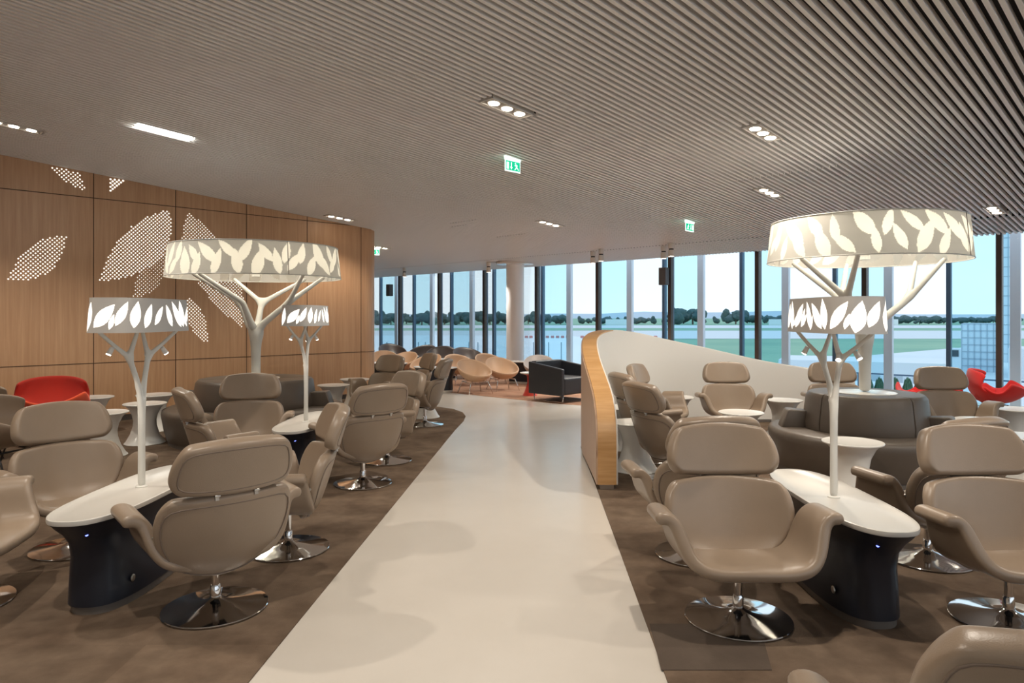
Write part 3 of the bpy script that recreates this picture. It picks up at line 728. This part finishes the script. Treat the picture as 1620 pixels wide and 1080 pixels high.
# ------------------------------------------------------------ ROUND SOFAS with large tree lamps
def ring_pts(r, z, a0, a1, n, c=(0, 0)):
    return [Vector((c[0]+r*math.cos(a0+(a1-a0)*k/n), c[1]+r*math.sin(a0+(a1-a0)*k/n), z)) for k in range(n+1)]
def sector(name, prof, a0, a1, n, m, par, bevel=.02):
    V = []; K = len(prof)
    for i in range(n+1):
        a = a0+(a1-a0)*i/n
        for (r, z) in prof: V.append((r*math.cos(a), r*math.sin(a), z))
    Fc = []
    for i in range(n):
        for k in range(K): k2 = (k+1) % K; Fc.append((i*K+k, (i+1)*K+k, (i+1)*K+k2, i*K+k2))
    Fc.append(tuple(range(K))); Fc.append(tuple(n*K+k for k in range(K-1, -1, -1)))
    o = link(name, V, Fc, m, par)
    bm = bmesh.new(); bm.from_mesh(o.data); bmesh.ops.recalc_face_normals(bm, faces=bm.faces); bm.to_mesh(o.data); bm.free()
    b = o.modifiers.new('b', 'BEVEL'); b.width = bevel; b.segments = 3; b.limit_method = 'ANGLE'; b.angle_limit = math.radians(35); bake(o); sharp(o, 50); return o
def round_sofa(cx, cy, RS, RB, HB, label, blocks):
    t = thing('round_sofa', label, 'sofa', (cx, cy, .006))
    MB().lathe([(RS-.08, 0), (RS-.08, .06)], 72).build('plinth', PLINTH, t, auto=40)
    MB().lathe([(RS-.07, .05), (RS-.035, .16), (RS-.005, .33), (RS, .38), (RS-.012, .415), (RS-.05, .43), (RB-.05, .425)], 96).build('seat', SOFA, t, auto=60)
    nb = 4
    for k in range(nb):
        a0 = math.radians(20)+2*PI*k/nb; a1 = a0+2*PI/nb-.012
        sector('backrest_segment', [(.15, .42), (RB, .42), (RB+.005, .50), (RB-.03, HB-.04), (RB-.06, HB), (.15, HB)], a0, a1, 20, SOFA, t, .018)
    for a in blocks:
        a = math.radians(a); da = .13/RB*.9
        sector('arm_block', [(RB-.03, .42), (RS-.10, .42), (RS-.16, .60), (RS-.18, .615), (RB-.03, .60)], a-da*.7, a+da*.7, 4, SOFA, t, .015)
    MB().lathe([(.30, HB-.01), (.30, HB+.004), (.285, HB+.008)], 64).build('top_disc', WHITE, t, auto=50)
    return t
def big_lamp(cx, cy, base, R, z0, z1, label, mains):
    t = thing('tree_floor_lamp', label, 'lamp', (cx, cy, base))
    V = [(0, 0, 0), (0, 0, .25), (0, 0, 1.38-base)]; E = [(0, 1), (1, 2)]; Rr = [.062, .062, .078]
    zb = z0-base+.03
    for (az, rr, spl) in mains:
        a = math.radians(az); i0 = len(V)
        mz = 1.78-base; mr = R*rr
        V.append((.10*math.cos(a), .10*math.sin(a), 1.50-base)); Rr.append(.046); E.append((2, i0))
        V.append((mr*math.cos(a), mr*math.sin(a), mz)); Rr.append(.036); E.append((i0, i0+1))
        for k, s_ in enumerate(spl):
            b = a+math.radians(s_); V.append((.80*R*math.cos(b), .80*R*math.sin(b), zb)); Rr.append(.024); E.append((i0+1, len(V)-1))
    skin('trunk', V, E, Rr, LAMPM, t)
    N = 760; out_ = [Vector((R*math.cos(2*PI*k/N), R*math.sin(2*PI*k/N), 0)) for k in range(N)]
    H = z1-z0
    rnd = random.Random(int(cx*10)+50); L = []
    s = 0
    while s < 2*PI*R:
        for row in (0, 1):
            ln = H*rnd.uniform(.62, .98); an = math.radians(rnd.choice([50, 62, 75, 100, 115, 128, 138]))
            L.append((s+row*.13+rnd.uniform(-.03, .03), H*(.68 if row else .34)+rnd.uniform(-.03, .03), ln, ln*rnd.uniform(.30, .42), an))
        s += .23
    sh, P = drum('shade', out_, z0-base, z1-base, 46, BIG_G, BIG_L, L, t, .04)
    for kz, rr, nm in ((z0-base, R, 'bottom_rim'), (z1-base, R*.96, 'top_rim')):
        MB().tube(ring_pts(rr, kz, 0, 2*PI, 90)[:-1], .006, 6, closed=True).build(nm, LAMPM, sh, smooth=True)
    for k in range(2):
        a = math.radians(-50+180*k+(0 if cx < 0 else 0)); c, s2 = math.cos(a), math.sin(a)
        MB().tube([(R*1.002*c, R*1.002*s2, z0-base), (R*.962*c, R*.962*s2, z1-base)], .004, 6).build('seam', LEAD, sh)
    MB().lathe([(R*.955, z1-base-.01), (R*.955, z1-base-.004)], 72).build('diffuser', INNER, sh)
    MB().lathe([(.05, zb-.012), (.05, zb+.02)], 20).build('hub', LAMPM, t)
    for k in range(6):
        a = 2*PI*k/6+.3; p = Vector((.50*R*math.cos(a), .50*R*math.sin(a), z1-base-.10))
        MB().tube([p-Vector((.07, 0, 0)), p+Vector((.07, 0, 0))], .014, 10).build('bulb', GLOW, t)
        Ld = bpy.data.lights.new('shade_light', 'POINT'); Ld.energy = 4.2; Ld.color = (1, .93, .78); Ld.shadow_soft_size = .12
        o = bpy.data.objects.new('shade_light', Ld); COL.objects.link(o); o.location = (cx+p.x, cy+p.y, base+p.z-.05)
    return t
round_sofa(3.68, 7.25, .95, .60, .80, 'dark taupe round sofa on the right with a tree lamp rising from its centre', [168, -38, 65])
big_lamp(3.68, 7.25, .81, .96, 2.17, 2.58, 'large white tree lamp with a wide leaf patterned drum shade, right side',
         [(215, .36, (-22, 24)), (5, .50, (-16, 18)), (105, .36, (-28, 30))])
round_sofa(-3.37, 9.15, 1.12, .76, .78, 'dark taupe round sofa on the left with a tree lamp rising from its centre', [178, 0, 85])
big_lamp(-3.37, 9.15, .79, 1.09, 2.10, 2.50, 'large white tree lamp with wide leaf patterned drum shade before the oak wall',
         [(188, .18, (-30, 45)), (255, .25, (-14,)), (-8, .42, (-22, 26)), (95, .25, (-35, 35))])

# ------------------------------------------------------------ WHITE SIDE TABLES
def make_table():
    t = thing('side_table', 'x', 'table')
    MB().lathe([(.235, 0), (.238, .006), (.215, .03), (.165, .12), (.135, .22), (.13, .28), (.145, .36), (.185, .44), (.225, .482)], 64).build('pedestal', WHITE, t, auto=50)
    MB().lathe([(.235, .480), (.250, .487), (.252, .496), (.247, .501), (.236, .499)], 64).build('tabletop', WHITE, t, auto=50); return t
TAB = Kind(make_table())
tabs = [((2.98, 6.08), 'white pedestal side table in front of the right round sofa'), ((2.62, 7.95), 'white pedestal side table left of the right round sofa'),
 ((3.55, 9.12), 'white pedestal side table between the two chairs facing the viewer at the white partition'), ((2.22, 9.45), 'white pedestal side table tucked against the curve of the white partition'),
 ((4.95, 7.35), 'white pedestal side table just right of the right round sofa'), ((5.95, 8.25), 'white pedestal side table below the red chair by the glass'), ((4.72, 6.35), 'white pedestal side table at the right edge behind the armchairs'),
 ((-5.69, 9.45), 'white pedestal side table right of the red chair by the oak wall'), ((-4.66, 7.95), 'white pedestal side table behind the front left armchair'),
 ((-4.62, 8.75), 'white pedestal side table left of the left round sofa, nearer of the pair'), ((-5.0, 9.75), 'white pedestal side table left of the left round sofa, farther of the pair'),
 ((-2.0, 9.95), 'white pedestal side table right of the left round sofa, nearer of the pair'), ((-2.85, 11.1), 'white pedestal side table right of the left round sofa, farther of the pair'),
 ((-2.75, 12.15), 'white pedestal side table below the oak wall corner'), ((-1.38, 11.0), 'white pedestal side table hidden behind the armchair at the far carpet tip'),
 ((1.30, 8.42), 'white pedestal side table behind the armchairs along the oak partition, farther one'), ((1.28, 7.22), 'white pedestal side table between the armchairs along the oak partition, nearer one')]
for xy, lb in tabs: TAB.put((xy[0], xy[1], .006), 0, lb, 'white pedestal side tables')

# ------------------------------------------------------------ TWO-SHELL LOUNGE CHAIRS (red, taupe)
def slice_fn(base, tilt, Lw=.43, Wd=.35):
    def fn(a, t):
        b = -1+2*t; ww = Wd*math.sqrt(1-.80*a*a); x = a*Lw*(1-.10*b*b)
        yy = b*ww; zz = .17*a*a+.13*b*b
        c, s = math.cos(tilt), math.sin(tilt)
        return Vector((x, base[0]+yy*c-zz*s, base[1]+yy*s+zz*c))
    return fn
def make_slice(ms, mbk, mrim, legm):
    t = thing('two_shell_lounge_chair', 'x', 'armchair')
    s = sheet('seat', slice_fn((-.08, .34), math.radians(-10)), 12, 8, .045, ms, t)
    if mrim is not ms:
        sheet('outer_shell', slice_fn((-.08, .312), math.radians(-10), .432, .318), 12, 8, .016, mrim, s)
    sheet('backrest', slice_fn((.30, .50), math.radians(64), .41, .30), 12, 8, .045, mbk, t)
    for x in (-1, 1):
        MB().tube([(x*.14, -.05, .31), (x*.19, -.16, .28), (x*.24, -.30, .01)], .010, 8).build('leg', legm, t, smooth=True)
        MB().tube([(x*.14, .10, .31), (x*.19, .16, .28), (x*.24, .32, .01)], .010, 8).build('leg', legm, t, smooth=True)
    MB().tube([(-.19, -.13, .29), (.19, -.13, .29)], .009, 8).build('crossbar', legm, t, smooth=True)
    return t
SR = Kind(make_slice(RED, RED, RED, BLACKM)); SO = Kind(make_slice(ORNG, REDD, SHELLW, BLACKM)); SG = Kind(make_slice(LEA, LEA, LEA, BLACKM))
SO.put((-5.80, 8.75, .006), deg2rot(-62), 'red and orange two shell lounge chair against the oak wall')
SG.put((-4.95, 6.75, .006), deg2rot(-10), 'taupe two shell lounge chair at the left edge, nearer one', 'taupe two shell lounge chairs')
SG.put((-6.05, 7.75, .006), deg2rot(-40), 'taupe two shell lounge chair at the left edge, farther one beside the red chair', 'taupe two shell lounge chairs')
SR.put((7.05, 10.15, .006), deg2rot(-35), 'red two shell lounge chair in side view by the glass, right edge', 'red lounge chairs by the glass')
SR.put((5.85, 9.75, .006), deg2rot(188), 'red two shell lounge chair mostly hidden behind the armchair right of the round sofa', 'red lounge chairs by the glass')

# ------------------------------------------------------------ CAFE AREA
def make_tub(m, legm):
    t = thing('tub_chair', 'x', 'chair')
    n, k = 28, 7
    V = [Vector((0, 0, .25))]
    for j in range(1, k+1):
        r = j/k
        for i in range(n):
            a = 2*PI*i/n; bk = .5+.5*math.sin(a)   # back is +Y
            zr = .39+.31*bk**1.15; R = .345*(1+.06*bk)
            rs_ = math.sin(r*1.45)/math.sin(1.45); zs_ = (1-math.cos(r*1.45))/(1-math.cos(1.45)); V.append(Vector((R*rs_*math.cos(a), R*rs_*math.sin(a)+.06*bk*r**3, .25+(zr-.25)*zs_)))
    Fc = [(0, 1+i, 1+(i+1) % n) for i in range(n)]+[(1+(j-1)*n+i, 1+j*n+i, 1+j*n+(i+1) % n, 1+(j-1)*n+(i+1) % n) for j in range(1, k) for i in range(n)]
    o = link('shell', V, Fc, m, t, True); md = o.modifiers.new('t', 'SOLIDIFY'); md.thickness = .035; md.offset = 0
    md = o.modifiers.new('s', 'SUBSURF'); md.levels = 1; md.render_levels = 1; bake(o)
    for x in (-1, 1):
        for y in (-1, 1): MB().tube([(x*.10, y*.10, .26), (x*.20, y*.19, .25), (x*.27, y*.27, .005)], .011, 8).build('leg', legm, t, smooth=True)
        MB().tube([(x*.20, -.19, .24), (x*.20, .19, .24)], .009, 8).build('crossbar', legm, t, smooth=True)
    return t
TT = Kind(make_tub(TAN, CHROME)); TD = Kind(make_tub(DKBR, BLACKM))
for (xy, th, lb) in [((-.76, 14.35), -60, 'tan tub chair on chrome legs, nearest the aisle in the far cafe area'), ((-.20, 15.0), -65, 'tan tub chair on chrome legs, next to the black armchair'),
    ((-2.05, 16.3), -120, 'tan tub chair on chrome legs behind the dark console, left of the nearest two'), ((-2.75, 17.4), -110, 'tan tub chair on chrome legs near the far left end of the cafe area'),
    ((-1.2, 16.2), -60, 'tan tub chair on chrome legs in the second row behind the nearest one'), ((-.5, 16.6), -60, 'tan tub chair on chrome legs in the second row by the column'), ((-3.3, 18.0), -75, 'tan tub chair on chrome legs right beyond the oak wall corner')]:
    TT.put((xy[0], xy[1], .006), deg2rot(th), lb, 'tan tub chairs')
for (xy, th, lb) in [((-3.5, 20.5), -60, 'dark brown tub chair with high back by the far glass, left one'), ((-2.55, 19.5), -110, 'dark brown tub chair with high back by the far glass, second from the left'),
    ((-1.95, 18.8), -100, 'dark brown tub chair with high back by the far glass, third from the left'), ((-1.1, 18.0), -60, 'dark brown tub chair with high back by the far glass, nearest the column')]:
    TD.put((xy[0], xy[1], .006), deg2rot(th), lb, 'dark tub chairs', scale=(1.15, 1.1, 1.12))
g = Kind(make_tub(mat('grey_shell', (.42, .38, .36), .5), BLACKM)); g.put((-.62+.6, 17.0, .006), deg2rot(-90), 'grey tub chair behind the black armchair, right of the column')
for o in [x for x in bpy.data.objects if x.get('label') == 'grey tub chair behind the black armchair, right of the column']: o.location = (.62, 15.9, .006)
def make_pod():
    t = thing('cafe_console', 'x', 'table'); hw, hl = .22, .50
    MB().loft([plan(hw-.05, hl-.12, 0), plan(hw-.05, hl-.12, .05)]).build('plinth', CREAMT, t, auto=40)
    MB().loft([plan(hw-.045, hl-.11, .045), plan(hw-.06, hl-.12, .28), plan(hw-.03, hl-.06, .44), plan(hw-.004, hl-.005, .50)]).build('body', NAVY, t, auto=50)
    MB().loft([plan(hw, hl, .50), plan(hw, hl, .518)]).build('tabletop', WHITE, t, auto=50); return t
POD = Kind(make_pod())
for (xy, rz, lb) in [((-1.62, 14.75), 68, 'dark cafe console with white top left of the nearest tan tub chair'), ((-2.9, 16.1), 75, 'dark cafe console with white top just right of the oak wall corner'),
    ((.30, 16.6), 70, 'dark cafe console with white top beside the column foot'), ((-1.75, 17.55), 65, 'dark cafe console with white top in the second row of the cafe area'), ((-3.0, 19.0), 65, 'dark cafe console with white top near the far glass')]:
    POD.put((xy[0], xy[1], .006), math.radians(rz), lb, 'cafe consoles')
# black armchair on a chrome sled
t = thing('black_armchair', 'black leather cube armchair on a chrome sled base, left of the oak partition', 'armchair', (.93, 13.2, .006), math.radians(45))
bx = lambda a, b: MB().box(a, b)
for x in (-1, 1):
    a_, b_ = min(x*.46, x*.38), max(x*.46, x*.38)
    MB().hexa([(a_, -.42, .14), (b_, -.42, .14), (b_, .42, .14), (a_, .42, .14), (a_, -.42, .63), (b_, -.42, .63), (b_, .42, .74), (a_, .42, .74)]).build('armrest', BLKL, t, bevel=.02)
bx((-.38, .30, .14), (.38, .42, .745)).build('backrest', BLKL, t, bevel=.02)
bx((-.38, -.41, .15), (.38, .30, .46)).build('seat_cushion', BLKL, t, bevel=.03)
for x in (-.36, .36): MB().tube([(x, -.36, .15), (x, -.36, .03), (x, -.34, .012), (x, .34, .012), (x, .36, .03), (x, .36, .15)], .010, 8).build('sled_leg', CHROME, t, smooth=True)
t2 = thing('magazine_table', 'low white topped table with dark base left of the black armchair', 'table', (.36, 14.0, .006))
MB().lathe([(.15, 0), (.11, .08), (.05, .25), (.06, .40), (.16, .44)], 32).build('base', REDD, t2, auto=50); MB().lathe([(.19, .44), (.20, .45), (.20, .465)], 40).build('tabletop', WHITE, t2, auto=40)

# ------------------------------------------------------------ OUTSIDE: airfield below the terrace
GZ = -5.0
GRASS = mat('airfield_grass', (.17, .36, .27), .9, noise=(.03, (.27, .46, .33), (1, 1, 1)))
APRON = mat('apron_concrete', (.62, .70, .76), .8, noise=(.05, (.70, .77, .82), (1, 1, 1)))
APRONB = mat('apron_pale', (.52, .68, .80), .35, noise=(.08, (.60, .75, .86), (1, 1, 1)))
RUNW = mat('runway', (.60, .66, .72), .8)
TREE = mat('hazed_distant_foliage', (.05, .10, .115), .9, noise=(.3, (.09, .16, .15), (1, 1, 1)))  # foliage colour lightened to stand in for distance haze
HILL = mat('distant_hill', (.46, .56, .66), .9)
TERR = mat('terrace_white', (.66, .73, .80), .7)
def gp(py, px): Y = (EYE-GZ)*F/(py-HY); return ((px-CX)/F*Y, Y)
struct(poly('ground', [(-3000, 15), (3000, 15), (3000, 3000), (-3000, 3000)], GZ, GRASS, .5))
def band(nm, y0, y1, x0, x1, m, dz):
    pts = [gp(y0, x0), gp(y0, x1), gp(y1, x1), gp(y1, x0)]; pts = [(a, b) for a, b in pts]; return struct(poly(nm, pts, GZ+dz, m, .04))
band('runway', 519, 514.5, -900, 3000, RUNW, .06)
band('taxiway', 536, 523, -900, 1420, RUNW, .07)
struct(poly('taxiway', [gp(536, 1050), gp(536, 1900), gp(523, 2200), gp(523, 1050)], GZ+.08, RUNW, .04))
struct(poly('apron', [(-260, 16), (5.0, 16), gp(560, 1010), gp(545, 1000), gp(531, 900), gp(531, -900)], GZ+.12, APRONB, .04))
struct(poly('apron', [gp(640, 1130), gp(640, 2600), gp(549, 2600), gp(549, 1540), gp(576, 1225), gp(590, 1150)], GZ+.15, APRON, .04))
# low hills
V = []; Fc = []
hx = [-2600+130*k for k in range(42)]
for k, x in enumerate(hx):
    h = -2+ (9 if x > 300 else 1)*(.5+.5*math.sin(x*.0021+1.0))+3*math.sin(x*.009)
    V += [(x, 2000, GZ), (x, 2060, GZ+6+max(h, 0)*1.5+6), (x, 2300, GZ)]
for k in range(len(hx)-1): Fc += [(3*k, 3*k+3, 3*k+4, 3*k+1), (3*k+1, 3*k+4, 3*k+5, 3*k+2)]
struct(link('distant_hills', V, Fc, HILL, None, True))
# distant trees: three shapes, copied along the horizon
def make_tree(seed, sx_, sz_):
    rnd = random.Random(seed); t = thing('distant_tree', 'x', 'tree'); bm = bmesh.new()
    for k in range(7):
        r = rnd.uniform(.28, .5); M = Matrix.Translation((rnd.uniform(-.55, .55)*sx_, rnd.uniform(-.4, .4), sz_*rnd.uniform(.35, .80)))@Matrix.Diagonal((r*sx_, r, r*sz_*.8, 1))
        bmesh.ops.create_icosphere(bm, subdivisions=2, radius=1, matrix=M)
    for v_ in bm.verts: v_.co += Vector((rnd.uniform(-.05, .05), rnd.uniform(-.05, .05), rnd.uniform(-.05, .05)))
    me = bpy.data.meshes.new('foliage'); bm.to_mesh(me); bm.free(); me.materials.append(TREE); o = bpy.data.objects.new('foliage', me); COL.objects.link(o); o.parent = t
    MB().tube([(0, 0, 0), (0, 0, sz_*.5)], .06, 6).build('trunk', LEAD, t); return t
TR = [Kind(make_tree(1, 1.0, 1.0)), Kind(make_tree(2, .75, 1.35)), Kind(make_tree(3, 1.3, .8))]
rnd = random.Random(5)
def tree(px, base_py, top_py, k, lb, group, wmul=1.0):
    x, y = gp(base_py, px); h = (base_py-top_py)*y/F; s = h/[1.0, 1.35, .8][k]
    TR[k].put((x, y, GZ), rnd.uniform(0, 3), lb, group, scale=(s*wmul, s*wmul, s))
px = 583
while px < 870:
    tree(px, 513.5+rnd.uniform(-1.5, 1), 494.5+rnd.uniform(-2, 3), rnd.choice([0, 1, 0]), 'dark tree in the long tree line beyond the airfield, left half of the glass', 'trees of the left tree line', 1.0); px += rnd.uniform(11, 13)
while px < 1620:
    tall = 1062 < px < 1100 or 1148 < px < 1166
    tree(px, 512.5+rnd.uniform(-1.5, 1), (489 if tall else 500)+rnd.uniform(-2, 4), rnd.choice([0, 2, 1]), 'bushy tree beyond the airfield, right half of the glass', 'trees beyond the airfield on the right'); px += rnd.uniform(12, 19)
# buildings, terrace and shrubs outside on the right
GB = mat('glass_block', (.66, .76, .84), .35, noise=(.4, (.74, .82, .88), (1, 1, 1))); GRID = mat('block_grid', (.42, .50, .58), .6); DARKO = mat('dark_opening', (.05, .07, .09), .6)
def block(name, px0, px1, ybase_py, ytop_py, depth, m, label, nx=0, nz=0, cat='building', gm=None):
    Y = (EYE-GZ)*F/(ybase_py-HY); x0, x1 = (px0-CX)/F*Y, (px1-CX)/F*Y; z1 = EYE+(HY-ytop_py)/F*Y
    th_ = math.atan(((px0+px1)/2-CX)/F); t = thing(name, label, cat, ((x0+x1)/2, Y, GZ), -th_); hx_ = (x1-x0)/2*math.cos(th_); H = z1-GZ
    MB().box((-hx_, 0, 0), (hx_, depth, H)).build('wall', m, t)
    if nx:
        g = MB()
        for i in range(nx+1): xx = -hx_+2*hx_*i/nx; g.box((xx-.06, -.08, 0), (xx+.06, .0, H))
        for j in range(nz+1): zz = H*j/nz; g.box((-hx_, -.08, zz-.06), (hx_, 0, zz+.06))
        g.build('facade_grid', gm or GRID, t)
    return t, hx_, H, Y
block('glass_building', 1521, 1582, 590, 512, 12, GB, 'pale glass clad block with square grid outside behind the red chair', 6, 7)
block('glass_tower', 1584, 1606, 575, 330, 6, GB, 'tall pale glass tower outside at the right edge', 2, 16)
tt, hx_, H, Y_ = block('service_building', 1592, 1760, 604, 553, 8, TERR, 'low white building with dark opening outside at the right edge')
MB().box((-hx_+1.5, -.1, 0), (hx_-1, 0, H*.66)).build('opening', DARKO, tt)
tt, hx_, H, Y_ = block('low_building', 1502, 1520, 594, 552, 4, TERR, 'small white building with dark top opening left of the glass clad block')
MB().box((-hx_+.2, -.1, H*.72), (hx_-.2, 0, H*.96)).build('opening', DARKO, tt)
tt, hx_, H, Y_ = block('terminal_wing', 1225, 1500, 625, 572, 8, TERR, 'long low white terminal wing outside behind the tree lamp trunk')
for k in range(8):
    x = -hx_+hx_*2*(k+.3)/8; MB().box((x, -.06, H*.35), (x+hx_*.14, 0, H*.62)).build('window_band', GRID, tt)
SHR = mat('shrub_green', (.05, .14, .09), .9, noise=(3, (.10, .22, .13), (1, 1, 1)))
def make_shrub():
    t = thing('round_shrub', 'x', 'shrub'); rr = random.Random(3); bm = bmesh.new(); bmesh.ops.create_icosphere(bm, subdivisions=4, radius=.5, matrix=Matrix.Translation((0, 0, .95))@Matrix.Diagonal((.8, .8, 1.3, 1)))
    for v_ in bm.verts: v_.co += (v_.co-Vector((0, 0, .95)))*rr.uniform(-.12, .12)
    me = bpy.data.meshes.new('foliage'); bm.to_mesh(me); bm.free(); me.materials.append(SHR); o = bpy.data.objects.new('foliage', me); COL.objects.link(o); o.parent = t
    MB().tube([(0, 0, .0), (0, 0, .5)], .04, 8).build('stem', LEAD, t)
    MB().lathe([(.18, 0), (.26, .30), (.24, .30)], 16).build('pot', TERR, t); return t
SHB = Kind(make_shrub())
TZ = -.75     # planted terrace below the windows
struct(poly('terrace', [q(15.3, 9), q(15.3, -20), q(27, -20), q(27, 9)], TZ, TERR, 4.15))
for px, lb in ((1374, 'round shrub on the terrace right of the tree lamp trunk'), (1391, 'round shrub on the terrace, second right of the tree lamp trunk'), (1416, 'round shrub on the terrace between the trunk and the armchair'), (1436, 'round shrub on the terrace just left of the armchair headrest'), (1454, 'round shrub on the terrace behind the armchair headrest'), (1326, 'round shrub on the terrace left of the tree lamp trunk')):
    Y = 15.2; SHB.put(((px-CX)/F*Y+.0, Y, TZ), 0, lb, 'terrace shrubs', scale=(.27, .27, .62))
t = thing('terrace_railing', 'thin dark railing running along the terrace outside the glass', 'railing', (0, 0, TZ))
for k in range(10):
    p = uv(18.2, -3+k*1.3); MB().tube([(p.x, p.y, 0), (p.x, p.y, .95)], .015, 6).build('post', MULB, t)
a, b = uv(18.2, -3), uv(18.2, 8.7)
MB().tube([(a.x, a.y, .95), (b.x, b.y, .95)], .02, 6).build('handrail', MULB, t)
# thin light poles and small red and white blocks on the apron
lampn = 0
for px, top, bs in ((689, 575, 0), (0, 0, 0)):
    pass
PLm = mat('apron_pole', (.25, .35, .42), .5)
for i, px in enumerate((612, 627, 662, 673, 683, 742, 756, 844, 868, 888)):
    x, y = gp(600, px); mb = MB().tube([(x, y, GZ), (x, y, EYE+(HY-541)/F*y)], .06, 6)
    tag(mb.build('lamp_post', PLm), 'thin grey post standing on the pale apron outside the left glass', 'post', 'posts on the apron')
BR = mat('barrier_red', (.55, .25, .25), .6)
for i, px in enumerate((833, 840, 866, 874, 882, 890, 898, 921, 1037, 1050, 1026)):
    x, y = gp(535, px); mb = MB().box((x-.5, y-.3, GZ+.1), (x+.5, y+.3, GZ+.8)); tag(mb.build('barrier_block', BR, bevel=.1), 'small red block standing on the far edge of the apron', 'barrier', 'barrier blocks on the apron')
for px, wd, lb in ((975, 34, 'pale hangar roof beyond the airfield left of the partition top'), (1410, 22, 'pale hangar beyond the airfield behind the large lamp'), (1226, 20, 'pale hangar beyond the airfield right of a bushy tree')):
    block('hangar', px-wd/2, px+wd/2, 514, 505, 20, mat('hangar_white', (.8, .85, .9), .6), lb)
